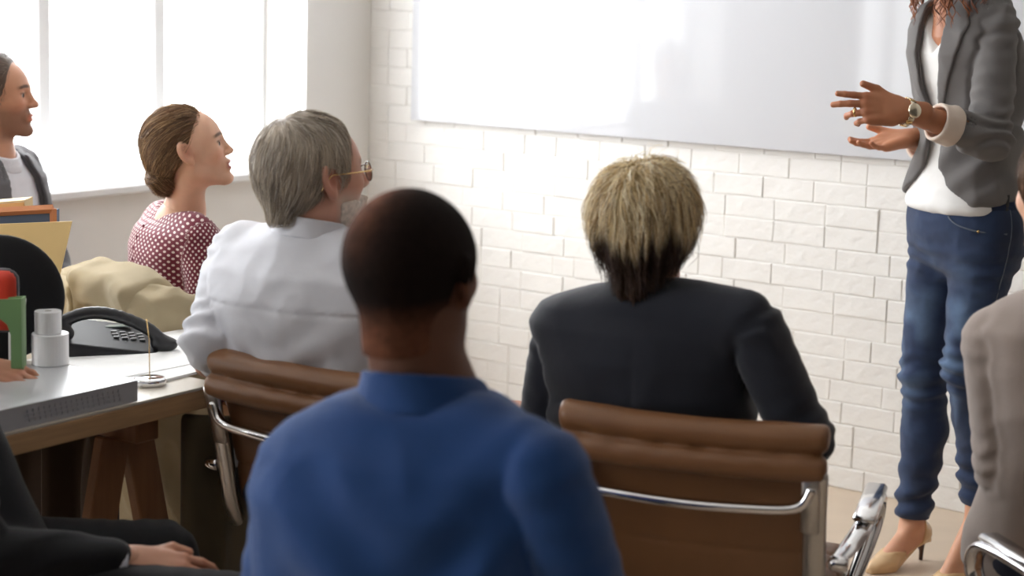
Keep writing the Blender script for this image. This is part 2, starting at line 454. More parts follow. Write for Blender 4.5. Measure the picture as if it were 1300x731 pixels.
def head_sdf(Q, fem=0., open_=0., jaw=1., nose=1., chub=0.):
    """Q in head coordinates (origin between the ears)"""
    x = np.abs(Q[:, 0]); S = np.c_[x, Q[:, 1:]]
    d = s_ell(Q, (0, -.014, .034), (.0745, .0955, .083))
    d = smin(d, s_ell(Q, (0, .03, .02), (.066, .062, .066)), .03)
    d = smin(d, s_ell(Q, (0, .036, -.032), (.055+.003*chub, .052, .068)), .025)
    d = smin(d, s_cone(S, (.046*jaw, .002, -.050), (.013, .072, -.092), .017+.003*chub, .0155), .024)
    d = smin(d, s_ell(Q, (0, .0845, -.092), (.0165, .0135, .0145)), .016)
    d = smin(d, s_ell(S, (.038, .064, -.014), (.019, .018, .018)), .02)             # cheek bones
    d = smin(d, s_cone(S, (.008, .0865, .026), (.036, .074, .027), .0075, .007), .013-.004*fem)   # brow
    d = smax(d, -s_ell(S, (.031, .0965, .006), (.0165, .0175, .0115)), .013)         # sockets
    lid = smax(s_ell(S, (.0305, .0745, .0065), (.0142, .0140, .0125)), -s_ell(S, (.0315, .090, .0052), (.0122, .0125, .0056)), .0012)
    d = smin(d, lid, .003)        # lids
    d = smin(d, s_cone(Q, (0, .088, .012), (0, .1045+.004*(nose-1), -.0195), .0075, .0092*nose), .011)
    d = smin(d, s_ell(Q, (0, .1060+.005*(nose-1), -.0225), (.0105*nose, .0090, .0085)), .006)
    d = smin(d, s_ell(S, (.0105, .098, -.0265), (.0068, .0085, .006)), .006)
    d = smax(d, -s_ell(S, (.0062, .101, -.0325), (.0032, .005, .003)), .002)
    mz = -.0555
    d = smin(d, s_ell(Q, (0, .082, mz), (.026, .0155, .016)), .014)                  # muzzle
    d = smin(d, s_ell(Q, (0, .0940, mz+.0045+.3*open_), (.0215, .0065, .0046)), .0045)
    d = smin(d, s_ell(Q, (0, .0915, mz-.0065-.7*open_), (.0185, .007, .0052)), .0045)
    d = smax(d, -s_ell(Q, (0, .1005, mz-.001-.2*open_), (.021, .0105, .0012+.55*open_)), .0025)
    # ears
    tl = head_frame(0, 0.); ca, sa = math.cos(.28), math.sin(.28)
    E = (S-V3(.0785, -.006, .001))/1.1
    ey = ca*E[:, 1]+sa*E[:, 2]*.0; 
    lx = E[:, 0]*math.cos(.5)-E[:, 1]*(-math.sin(.5)); ly = -E[:, 0]*math.sin(.5)+E[:, 1]*math.cos(.5); lz = E[:, 2]
    ly = ly+.18*lz
    Eq = np.c_[lx, ly, lz]
    ear = s_ell(Eq, (0, 0, .004), (.0075, .0175, .0285)); ear = smin(ear, s_ell(Eq, (-.001, .006, -.022), (.0065, .009, .0105)), .008)
    ear = smax(ear, -s_ell(Eq, (.0090, .002, .005), (.0078, .0115, .0190)), .003)
    ear = smin(ear, s_ell(Eq, (.0012, .0125, -.003), (.004, .0045, .0065)), .003)
    d = smin(d, ear, .004)
    return d

def skin_colors(Q, base, fem=0., lips=None, stubble=None, brow=(.08, .05, .03), ruddy=.06, hairline=None):
    base = np.array(base, float); C = np.tile(base, (len(Q), 1)); x = np.abs(Q[:, 0])
    def blob(c, r): return np.exp(-(((x-c[0])/r[0])**2+((Q[:, 1]-c[1])/r[1])**2+((Q[:, 2]-c[2])/r[2])**2))
    red = base*V3(1.12, .78, .74)
    w = np.clip(blob((.04, .07, -.025), (.022, .03, .02))+.8*blob((0, .108, -.022), (.012, .015, .012))+.9*blob((.08, -.006, .0), (.012, .025, .035)), 0, 1)*ruddy*8
    C += w[:, None]*(red-C)*.6
    lips = base*V3(.95, .55, .52) if lips is None else np.array(lips)
    ccn = np.exp(-(((x-.083)/.012)**2+((Q[:, 1]-.0)/.009)**2+((Q[:, 2]-.004)/.015)**2)); C = C*(1-.35*ccn[:, None]*V3(.6, 1, 1))  # shade of the ear hollow painted into the skin colour
    lw = np.clip(1.6*np.exp(-((x/.021)**4+((Q[:, 2]+.057)/.0095)**4))*(Q[:, 1] > .086), 0, 1)
    C += lw[:, None]*(lips-C)
    if stubble is not None:
        col_, amt = stubble
        sw = np.clip((-.018-Q[:, 2])/.02, 0, 1)*np.clip((Q[:, 1]-.008+.0*x)/.02, 0, 1)*np.clip((Q[:, 2]+.125)/.02, 0, 1)*(1-lw)
        sw = sw*np.clip(1-blob((.042, .06, -.02), (.02, .03, .018))*1.2, 0, 1)
        C += (sw*amt)[:, None]*(np.array(col_)-C)
    bw = np.clip(1.5*np.exp(-(((x-.031)/.0175)**4+((Q[:, 2]-.026-.004*np.sin(np.clip(x/.05, 0, 1)*3.1))/.0042)**4))*(Q[:, 1] > .055), 0, 1)*.85
    C += bw[:, None]*(np.array(brow)-C)
    lash = np.clip(1.4*np.exp(-(((x-.031)/.0135)**6+((Q[:, 2]-.0112-.0)/.0020)**2))*(Q[:, 1] > .07), 0, 1)*.75
    C += lash[:, None]*(np.array(brow)*.6-C)
    return C

def tops(p): return np.asarray(p, float)

class Body:
    """joint layout in world space"""
    def __init__(s, pelvis, C7, yaw, sw=.19, wf=1., df=1., neck_lean=.03, belly=0.):
        s.P = tops(pelvis); s.N = tops(C7); s.f = V3(math.sin(yaw), math.cos(yaw), 0); s.r = V3(math.cos(yaw), -math.sin(yaw), 0)
        s.yaw = yaw; s.sw = sw; s.wf = wf; s.df = df; s.belly = belly
        s.S = [s.N+s.r*(k*sw)+V3(0, 0, -.065)+s.f*.035 for k in (-1, 1)]
    TT = np.array([-.30, -.2, -.08, .05, .25, .45, .62, .75, .86, .93, 1.0, 1.06])
    TA = np.array([.13, .165, .182, .185, .168, .165, .178, .186, .182, .135, .075, .058])
    TB = np.array([.09, .12, .13, .128, .115, .113, .117, .115, .100, .080, .066, .056])
    def torso(s, Q, off=0., tlo=-.28, thi=1.03, TA=None, TB=None, ex=2.35):
        ln = s.N[2]-s.P[2]; t = (Q[:, 2]-s.P[2])/ln; tc = np.clip(t, -.3, 1.06)
        a = np.interp(tc, s.TT, s.TA if TA is None else TA)*s.wf+off; b = np.interp(tc, s.TT, s.TB if TB is None else TB)*s.df+off
        b = b+s.belly*np.exp(-((tc-.25)/.22)**2)*.5
        cs = np.clip(tc, 0, 1); cen = s.P+(s.N-s.P)*cs[:, None]
        bow = .035*np.sin(cs*math.pi)                       # back rounds out behind the chord
        D = Q-cen; x = D@s.r; y = D@s.f+bow-.035-.0*cs-s.belly*np.exp(-((tc-.25)/.22)**2)*.5
        k = (np.abs(x/a)**ex+np.abs(y/b)**ex)**(1/ex)
        d = (k-1)*np.minimum(a, b)*.92
        zlo = s.P[2]+tlo*ln; zhi = s.P[2]+thi*ln
        return smax(smax(d, zlo-Q[:, 2], .03), Q[:, 2]-zhi, .02)
    def traps(s, Q, off=0.):
        d = None
        for k in (0, 1):
            e = s_cone(Q, s.N+V3(0, 0, -.022)+s.f*.025+(s.S[k]-s.N)*.12, s.S[k]+V3(0, 0, .012)-(s.S[k]-s.N)*.1, .040+off, .040+off)
            d = e if d is None else np.minimum(d, e)
        return d

def elbow(S, Wr, l1, l2, pole):
    S = np.array(S); Wr = np.array(Wr, float); d = Wr-S; L = np.linalg.norm(d); L2 = min(L, (l1+l2)*.995); u = d/L
    a = (l1*l1-l2*l2+L2*L2)/(2*L2); h = math.sqrt(max(l1*l1-a*a, 0)); p = np.array(pole, float); p = nrm(p-u*(p@u))
    return S+u*a+p*h, S+u*L2

def folds(P, amp, fr=9., seed=0, st=(1, 1, 1)):
    n = noise3(P, np.array(st)*fr, seed); m = noise3(P+.05*n[:, None], np.array(st)*fr*2.3, seed+1)
    return amp*((1-2*np.abs(n))*.65+.35*(1-2*np.abs(m))-.25)

def arm_folds(P, a, b, amp, seed):
    """rings of soft creases across a limb, strongest near the elbow end b"""
    d = b-a; L = np.linalg.norm(d); t = ((P-a)@d)/(L*L)
    w = np.exp(-((t-1)/.35)**2)+.55*np.exp(-((t-0)/.3)**2)
    n = noise3(P, 11., seed)
    return amp*w*np.sin(t*L*150+4.5*n)*.6

# hands -------------------------------------------------------------
def hand_sdf(Q, curl=(.25, .3, .35, .45), thumb=(.055, .055, -.012), thumb_tip=(.062, .088, -.018), spread=.12, s=1.):
    """Q in hand coordinates: origin wrist, y towards fingers, x thumb side, z back of hand. returns sdf"""
    Q = Q/s
    d = None
    for wx, bx, by, ra in ((.017, .0300, .088, .0125), (.006, .0102, .093, .0125), (-.006, -.0102, .090, .012), (-.017, -.0285, .083, .0115)):
        e = s_cone(Q, (wx, .004, -.001), (bx, by, -.001), .0165, ra); d = e if d is None else smin(d, e, .010)
    d = smin(d, s_cone(Q, (.022, .012, -.004), (.03, .06, -.006), .017, .013), .012)
    d = smin(d, s_cone(Q, (-.026, .02, -.006), (-.03, .07, -.004), .0155, .0115), .012)
    d = smin(d, s_cone(Q, (0, -.06, 0), (0, .012, 0), .0255, .0245), .02)
    d = smax(d, np.abs(Q[:, 2])-.0215, .008)
    base = [(.0305, .092), (.0105, .0965), (-.0105, .094), (-.0295, .086)]; ln = [.075, .083, .077, .060]; rd = [.0094, .0096, .0090, .0080]
    for i in range(4):
        bx, by = base[i]; a = (1.5-i)*spread; c = curl[i] if np.ndim(curl[i]) == 0 else curl[i][0]; c2 = c if np.ndim(curl[i]) == 0 else curl[i][1]
        p = V3(bx, by-.006, 0); ang = c*.9; seg = [.46, .30, .24]; fd = None
        prev = p; r = rd[i]
        for k in range(3):
            dr = V3(math.sin(a)*math.cos(ang), math.cos(a)*math.cos(ang), -math.sin(ang)); nx = prev+dr*ln[i]*seg[k]
            e = s_cone(Q, prev, nx, r, r*.93); fd = e if fd is None else smin(fd, e, .003); prev = nx; r *= .92; ang += c2*1.05
        d = smin(d, fd, .004) if True else d
    t0, t1, t2 = V3(.020, .014, -.006), V3(*thumb), V3(*thumb_tip)
    th = smin(s_cone(Q, t0, t1, .0155, .011), s_cone(Q, t1, t2, .0108, .0088), .004)
    return smin(d, th, .009)*s

def hand_mesh(wrist, ydir, zdir, side, h=.0026, s=1., base=(.5, .3, .2), fore=None, rf=.031, nails=True, **kw):
    """zdir = back of the hand direction; side=+1 right hand, -1 left hand. returns verts, faces, colours"""
    y = nrm(ydir); z = np.array(zdir, float); z = nrm(z-y*(z@y)); x = np.cross(y, z)
    # right hand with palm down (z up), fingers forward (y): thumb is on the left (-x_right)
    xt = -x if side > 0 else x
    R = np.array([xt, y, z]); w = np.array(wrist, float)
    def fn(P):
        Q = (P-w)@R.T; d = hand_sdf(Q, s=s, **kw)
        if fore is not None: d = smin(d, s_cone(P, w-y*.005, fore, .0255*s, rf), .012)
        return d
    pts = [w+R.T@V3(a, b, c) for a in (-.11, .11) for b in (-.07, .2) for c in (-.12, .07)]
    if fore is not None: pts += [np.array(fore)+.05, np.array(fore)-.05]
    pts = np.array(pts); v, q = mesh_sdf(fn, pts.min(0), pts.max(0), h)
    c = np.tile(np.array(base, float), (len(v), 1)); Q = (v-w)@R.T/s
    kn = np.exp(-((Q[:, 1]-.092)/.012)**2)*(Q[:, 2] > 0)*.18+np.exp(-((Q[:, 1]-.13)/.008)**2)*.12
    c *= (1-kn[:, None]*V3(.1, .5, .5)); pale = np.clip(-Q[:, 2]/.01, 0, 1)*.22; c = c+(pale[:, None])*(c*V3(.25, .22, .2))
    return v, q, c

# hair --------------------------------------------------------------
def strands(n, roots, dirfn, surf, step, nseg, width, cols, lift=.0015, curl=0., taper=.25, seed=0, stray=.0):
    r = np.random.RandomState(seed); P = roots.copy(); n = len(P); pts = [P.copy()]
    ph = r.rand(n)*6.28; lf = lift*(.3+1.4*r.rand(n)); stp = step*(.65+.6*r.rand(n)); dv = r.randn(n, 3)*stray
    for k in range(nseg):
        D = dirfn(P)+dv; g = grad(surf, P); D = D-g*(D*g).sum(1)[:, None]*.9; D /= np.linalg.norm(D, axis=1)[:, None]+1e-9
        P = P+D*stp[:, None]
        d = surf(P); g = grad(surf, P); tgt = lf*(1+.15*k); P = P-g*np.clip(d-tgt, -.01, .004)[:, None]
        pts.append(P.copy())
    A = np.stack(pts, 1)                         # n, nseg+1, 3
    return ribbons(A, width, cols, seed, taper)
def ribbons(A, width, cols, seed=0, taper=.25):
    r = np.random.RandomState(seed+5); n, m, _ = A.shape
    T = np.gradient(A, axis=1); T /= np.linalg.norm(T, axis=2)[..., None]+1e-9
    ref = r.randn(n, 1, 3); a = np.cross(T, ref); a /= np.linalg.norm(a, axis=2)[..., None]+1e-9; b = np.cross(T, a)
    w = width*(.6+.8*r.rand(n))[:, None]*(1-(1-taper)*np.linspace(0, 1, m)**2)[None]
    V = np.stack([A+w[..., None]*(math.cos(q)*a+math.sin(q)*b) for q in (0, 2.094, 4.189)], 2)  # n,m,3,3
    base = (np.arange(n)*m*3)[:, None, None]+(np.arange(m-1)*3)[None, :, None]
    j = np.arange(3)[None, None]; j2 = (j+1) % 3
    q = np.stack([base+j, base+j2, base+3+j2, base+3+j], -1).reshape(-1, 4)
    cc = np.array(cols, float); pick = cc[r.randint(len(cc), size=n)]*(.8+.4*r.rand(n))[:, None]
    C = np.broadcast_to(pick[:, None, None], (n, m, 3, 3)).reshape(-1, 3)
    return V.reshape(-1, 3), q, C

def sample_surf(verts, mask, n, seed=0):
    r = np.random.RandomState(seed); I = np.where(mask)[0]; return verts[r.choice(I, n)]+r.randn(n, 3)*.0012


def inner_body(B, top, limbs):
    """the trunk and limbs under the clothes: limbs = chains of (points, radii)"""
    UP_ = V3(0, 0, 1)
    def fn(X):
        d = B.torso(X, -.024, .02, .96); d = smin(d, s_cone(X, top, top-UP_*.1, .05, .06), .04)
        for pts, rr in limbs:
            for i in range(len(pts)-1): d = smin(d, s_cone(X, pts[i], pts[i+1], rr[i], rr[i+1]), .02)
        return d
    P_ = [B.P-UP_*.1, top]+[q for l in limbs for q in l[0]]; P_ = np.array(P_)
    return mesh_sdf(fn, P_.min(0)-.14, P_.max(0)+.14, .012)
def skin_object(B, headO, HR, base, hs=1., head_kw={}, col_kw={}, neck_r=.056, hands=(), origin=None, label='', limbs=(), extra=None, h=.003, low=.16):
    """top-level person mesh: head, neck and upper chest as one surface, plus the hands' surface"""
    C7 = B.N; o_ = np.array(headO, float)
    nb = C7+B.f*.045+V3(0, 0, -.02)
    sk = o_+HR.T@V3(0, -.012, -.055)*hs
    def fn(P):
        Q = (P-o_)@HR.T/hs; d = head_sdf(Q, **head_kw)*hs
        n = s_cone(P, sk, nb, neck_r*.98, neck_r*1.06); n = smin(n, s_cone(P, nb, nb+V3(0, 0, -.06)-B.f*.01, neck_r*1.1, neck_r*1.5), .03)
        if extra: n = smin(n, extra(P), .03)
        return smin(d, n, .022)
    lo = np.minimum(o_-.135, nb-V3(.11, .11, low)); hi = np.maximum(o_+.14, nb+.1)
    v, q = mesh_sdf(fn, lo, hi, h)
    c = skin_colors((v-o_)@HR.T/hs, base, **col_kw)
    iv, iq = inner_body(B, B.N+B.f*.03-UP*.03, limbs)
    V, Q_, C = joinq((v, q, c), (iv, iq, np.tile(np.array(base, float), (len(iv), 1))), *hands)
    org = np.array(origin if origin is not None else [B.P[0], B.P[1], 0.])
    m = mkmesh('person', V-org, Q_, M_skin, True, C); p = bpy.data.objects.new('person', m); col.objects.link(p); setloc(p, org)
    tag(p, label, 'person')
    for k in (-1, 1):       # eyeballs
        ec = o_+HR.T@(V3(k*.0305, .0742, .0058)*hs); r_ = .0122*hs
        ev, ef = uv_sphere(ec, r_, HR)
        L = (ev-ec)@HR.T/r_; a = np.hypot(L[:, 0], L[:, 2]-.0); ic = np.where((a < .66)[:, None] & (L[:, 1:2] > 0), V3(.06, .035, .02), V3(.55, .50, .47)); ic = np.where((a < .22)[:, None] & (L[:, 1:2] > 0), V3(.005, .005, .005), ic)
        obj('eye', ev, ef, M_eye, p, colors=ic)
    return p, fn

def uv_sphere(c, r, R, nu=24, nv=16):
    """pole along forward axis"""
    V = [];
    for i in range(nv+1):
        th = math.pi*i/nv
        for j in range(nu):
            ph = 2*math.pi*j/nu; V.append((math.sin(th)*math.cos(ph), math.cos(th), math.sin(th)*math.sin(ph)))
    f = [(i*nu+j, i*nu+(j+1) % nu, (i+1)*nu+(j+1) % nu, (i+1)*nu+j) for i in range(nv) for j in range(nu)]
    return np.array(V)*r@R+c, np.array(f)

def sdf_obj(name, fn, lo, hi, h, mat_, parent, colfn=None, vecfn=None, label=None):
    v, q = mesh_sdf(fn, lo, hi, h)
    return obj(name, v, q, mat_, parent, colors=colfn(v) if colfn else None, vecs=vecfn(v) if vecfn else None, label=label), v

def bounds(pts, pad): P = np.array(pts); return P.min(0)-pad, P.max(0)+pad

def legs_obj(B, p, knees, ankles, mat_, r=(.088, .066, .062, .045), name='trousers', h=.010, off=0., waist=True, seed=0, feet=True, shoe=None, toe=None):
    hip = [B.P+B.r*k*.09+V3(0, 0, -.01) for k in (-1, 1)]
    def fn(P):
        d = s_ell(P, B.P+V3(0, 0, .0), (.17*B.wf, .17*B.wf, .11)) if True else None
        R = np.array([B.r, B.f, [0, 0, 1]]); d = s_ell(P, B.P+B.f*.0, (.175*B.wf, .135*B.df, .12), R)
        L = None
        for k in (0, 1):
            e = smin(s_cone(P, hip[k], knees[k], r[0], r[1]), s_cone(P, knees[k], ankles[k], r[2], r[3]), .03)
            e = e+arm_folds(P, hip[k], knees[k], .003, seed+k)
            L = e if L is None else smin(L, e, .012)
        return smin(d, L, .05)
    lo, hi = bounds([B.P]+hip+list(knees)+list(ankles), .15)
    o, _ = sdf_obj(name, fn, lo, hi, h, mat_, p)
    if feet:
        for k in (0, 1):
            shoe_mesh(p, ankles[k], toe[k] if toe is not None else B.f, shoe or M_shoe)
    return fn

M_shoe = mat('black_leather', (.015, .013, .012), .3)
def shoe_mesh(p, ankle, d, m):
    d = nrm(V3(d[0], d[1], 0)); a = np.array(ankle, float); s = np.array([np.cross(d, V3(0, 0, 1)), d, V3(0, 0, 1)])
    g = V3(a[0], a[1], 0)
    def fn(P):
        e = s_box(P, g+d*.06+V3(0, 0, .032), (.045, .14, .028), .025, s)
        e = smin(e, s_cone(P, g+V3(0, 0, .06), a, .045, .045), .03)
        return smax(e, .002-P[:, 2], .004)
    sdf_obj('shoe', fn, g-V3(.22, .22, 0), g+V3(.22, .22, .22), .007, m, p)

# ================================================================== CHAIRS
def make_chair(name, label, cat='chair', group=None):
    """soft-pad swivel chair, origin on the floor under the seat, facing +Y"""
    t = thing(name, label, cat, group=group)
    L = M_leather
    tilt = 13*math.pi/180; b0 = V3(0, -.205, .46)
    up = V3(0, -math.sin(tilt), math.cos(tilt)); fw = V3(0, math.cos(tilt), math.sin(tilt)); R = np.array([V3(1, 0, 0), fw, up])
    H = .355
    def back(P):
        Q = (P-b0)@R.T; q = Q.copy(); q[:, 1] = Q[:, 1]-.25*(Q[:, 0]**2)*1.2
        d = s_box(q, (0, 0, H/2-.01), (.215, .013, H/2-.01), .011)
        for z in (.045, .135, .225): d = d-.0022*np.exp(-((q[:, 2]-z-.045)/.028)**2)
        for z in (.045, .135, .225): d = d+.004*np.exp(-((q[:, 2]-z)/.004)**2)
        return d-.0012*noise3(P, 14, 3)
    sdf_obj('backrest', back, (-.25, -.40, .42), (.25, -.08, .90), .006, L, t)
    def roll(P):
        Q = (P-b0)@R.T; y = Q[:, 1]-.3*Q[:, 0]**2; x = np.abs(Q[:, 0]); dx = np.maximum(x-.222, 0)
        a = np.sqrt(((y+.005)/1.15)**2+(Q[:, 2]-H)**2)-.0265
        b = np.sqrt(((y+.030))**2+((Q[:, 2]-H+.043)/1.0)**2)-.0245
        d = smin(a, b, .006); d = smax(d, x-.238, .016)
        return d-.0016*noise3(P, 16, 5)+.001*np.sin(Q[:, 0]*90)*np.exp(-((Q[:, 2]-H+.02)/.01)**2)
    sdf_obj('top_roll', roll, (-.27, -.42, .70), (.27, -.2, .90), .0045, L, t)
    def seat(P):
        q = P-V3(0, .015, .455); q[:, 2] += .12*q[:, 0]**2+.25*np.clip(q[:, 1]-.12, 0, 1)**2*3
        d = s_box(q, (0, 0, 0), (.235, .235, .028), .026)
        for y in (-.12, -.04, .04, .12): d = d+.004*np.exp(-((q[:, 1]-y)/.005)**2)
        return d
    sdf_obj('seat', seat, (-.27, -.25, .39), (.27, .29, .51), .007, L, t)
    for k in (-1, 1):
        pts = catmull([V3(k*.232, .22, .415), V3(k*.232, .0, .413), V3(k*.228, -.15, .42), V3(k*.222, -.225, .48), b0+V3(k*.220, 0, 0)+up*.2-fw*.022, b0+V3(k*.224, 0, 0)+up*(H-.045)-fw*.026], 7)
        obj('side_rail', *tube(pts, [.017, .018, .019, .020, .020, .018], 12, flat=.42, up=(0, 1, .2)), M_alu, t)
        # flange where rail meets the stretcher
        c = b0+V3(k*.214, 0, 0)+up*(H*.70)-fw*.030
        obj('flange', *lathe_like_flange(c, up, fw, k), M_alu, t)
        # armrest loop
        loop = catmull([b0+V3(k*.255, .0, 0)+up*.13-fw*.01, V3(k*.268, -.16, .585), V3(k*.285, -.08, .605), V3(k*.288, .1, .607), V3(k*.288, .165, .592), V3(k*.285, .185, .55), V3(k*.275, .16, .50), V3(k*.25, .10, .42)], 8)
        obj('armrest', *tube(loop, [.013, .018, .019, .019, .019, .018, .016, .014], 14, flat=.55, up=(1, 0, 0) if False else None), M_chrome, t)
        obj('arm_pad', *box((-.021, -.12, -.006), (.021, .12, .009), .006, c=V3(k*.288, .02, .621)), M_chrome if False else M_armtop, t, smooth=True)
        kn = obj('clamp_knob', *lathe([(0, -.016), (.011, -.016), (.014, -.01), (.014, .01), (.011, .016), (0, .016)], 16, c=b0+V3(k*.262, 0, 0)+up*.13-fw*.012, R=np.array([[0, 1, 0], [0, 0, 1], [1, 0, 0]])), M_chrome, t)
    # curved stretcher across the back
    zz = H*.70
    st_ = catmull([b0+V3(-.216, 0, 0)+up*(zz+.035)-fw*.032, b0+V3(-.190, 0, 0)+up*zz-fw*.044, b0+V3(-.1, 0, 0)+up*(zz-.006)-fw*.054, b0+up*(zz-.008)-fw*.057, b0+V3(.1, 0, 0)+up*(zz-.006)-fw*.054, b0+V3(.190, 0, 0)+up*zz-fw*.044, b0+V3(.216, 0, 0)+up*(zz+.035)-fw*.032], 8)
    obj('stretcher', *tube(st_, .0105, 14, flat=.9, up=(0, 0, 1)), M_chrome, t)
    obj('column', *lathe([(.0, .40), (.05, .40), (.05, .37), (.028, .36), (.028, .22), (.022, .21), (.022, .09), (.035, .08), (.035, .05), (0, .05)], 24), M_chrome, t)
    for k in range(5):
        a = k*2*math.pi/5+.3; d = V3(math.cos(a), math.sin(a), 0)
        leg = obj('leg', *tube([d*.02+V3(0, 0, .075), d*.15+V3(0, 0, .075), d*.29+V3(0, 0, .068)], [.02, .017, .013], 10, flat=.8), M_alu, t)
        s_ = np.cross(d, V3(0, 0, 1))
        obj('caster', *join(*[lathe([(0, -.008), (.02, -.008), (.024, -.005), (.024, .005), (.02, .008), (0, .008)], 18, c=d*.285+V3(0, 0, .0245)+s_*q_*.013, R=np.array([np.cross(s_, V3(0, 0, 1)), V3(0, 0, 1), s_])) for q_ in (-1, 1)], tube([d*.285+V3(0, 0, .03), d*.285+V3(0, 0, .064)], .006, 8)), M_rubber, leg)
    return t
M_armtop = mat('polished_arm', (.88, .88, .9), .16, metal=1)
def lathe_like_flange(c, up, fw, k):
    v, f = box((-.016, -.055, -.006), (.016, .055, .006), .004); R = np.array([fw*0+V3(1, 0, 0), up, fw]); v = v.copy()
    v[:, 0] -= k*.016*np.exp(-((v[:, 1])/.03)**2)
    return v@R+c, f
# ================================================================== PEOPLE
UP = V3(0, 0, 1)
def top_fn(B, arms, off=.012, rs=(.058, .05, .046, .036), amp=.0035, seed=0, k=.022, thi=1.0, tlo=-.12, fade=None, torso_kw={}, nfr=7., cuts=None, pad=0.):
    """upper garment; arms = [(shoulder, elbow, wrist)] left, right"""
    def fn(P):
        d = B.torso(P, off, tlo, thi, **torso_kw); d = smin(d, B.traps(P, off*.6+pad), .045)
        f = folds(P, amp, nfr, seed, (1, 1, .75)); d = d-f
        for i, (s, e, w) in enumerate(arms):
            a = s_cone(P, s-(e-s)*.02, e, rs[0], rs[1]); b = s_cone(P, e, w, rs[2], rs[3]); a = smin(a, b, .02)
            a = a-arm_folds(P, s, e, amp*1.1, seed+3+i)-folds(P, amp*.5, 12, seed+9)
            d = seam(d, a, k)
        return d
    return fn

def mk_collar(p, B, hf, u0, u1, r0, r1, m, name='collar', h=.004, front=.028, openf=None):
    """band following the neck surface; u0..u1 heights above C7, r0 / r1 thickness below / above"""
    nb = B.N+B.f*.03; ax = nrm(UP+B.f*.22)
    def fn(P):
        D = P-nb; u = D@ax; rad = D-u[:, None]*ax; R = np.linalg.norm(rad, axis=1); fr = (rad@B.f)/(R+1e-6)
        lo = u0-.02*np.clip(fr, 0, 1); hi = u1-front*np.clip(fr, 0, 1)
        t = np.clip((u-u0)/(u1-u0), 0, 1); off = r0+(r1-r0)*t**.6
        d = hf(P)-off-.001*noise3(P, 40, 3)
        d = smax(smax(d, lo-u, .004), u-hi, .003)
        if openf is not None: d = smax(d, rad@B.f-openf, .004)
        return smax(d, -(hf(P)-.0015), .002)
    c = nb+ax*(u0+u1)/2
    return sdf_obj(name, fn, c-V3(.15, .15, .10), c+V3(.15, .15, .10), h, m, p)[0]

def hair_obj(p, HO, HR, hs, fn, h, colfn, strand_sets=(), name='hair', pad=.16, label=None):
    O = np.array(HO, float)
    def wf(P): return fn((P-O)@HR.T/hs)*hs
    v, q = mesh_sdf(wf, O-pad, O+pad, h)
    Q = (v-O)@HR.T/hs; c = colfn(Q); parts = [(v, q, c)]
    for S in strand_sets:
        root = sample_surf(Q, S['mask'](Q), S['n'], S.get('seed', 1))
        a, b, cc = strands(S['n'], root, S['dir'], fn, S['step'], S['seg'], S['w'], S['cols'], S.get('lift', .002), seed=S.get('seed', 1), stray=S.get('stray', .1))
        if 'tint' in S: cc = cc*S['tint'](a)
        parts.append((a*hs@HR+O, b, cc))
    V, Fq, C = joinq(*parts)
    return obj(name, V, Fq, M_hair, p, colors=C, label=label)

def cap(Q, t, c=(0, -.014, .034), r=(.0745, .0955, .083)): return s_ell(Q, c, (r[0]+t, r[1]+t, r[2]+t))
def hairline(Q, fy=.035, k=.5, back=-.07, ear=.0):
    x = np.abs(Q[:, 0])
    m = Q[:, 1]-(fy+k*Q[:, 2])
    m = smax(m, (back+.55*np.clip(Q[:, 1]+.06, 0, 1))-Q[:, 2], .01)
    e = -(np.linalg.norm((np.c_[x, Q[:, 1], Q[:, 2]]-V3(.078, .0, -.008))/V3(.03, .024+ear, .034), axis=1)-1)*.024
    return smax(m, e, .008)

def lapseat(B, fwd=.42, w=.10, z=.50): return [B.P+B.f*fwd+B.r*k*w+V3(0, 0, z-B.P[2]) for k in (-1, 1)]
def default_legs(B, spread=.11, kf=.43, footf=.40):
    kn = [B.P+B.f*kf+B.r*k*spread+V3(0, 0, .52-B.P[2]) for k in (-1, 1)]
    an = [V3(*(B.P+B.f*footf+B.r*k*(spread+.01))[:2], .09) for k in (-1, 1)]
    return kn, an

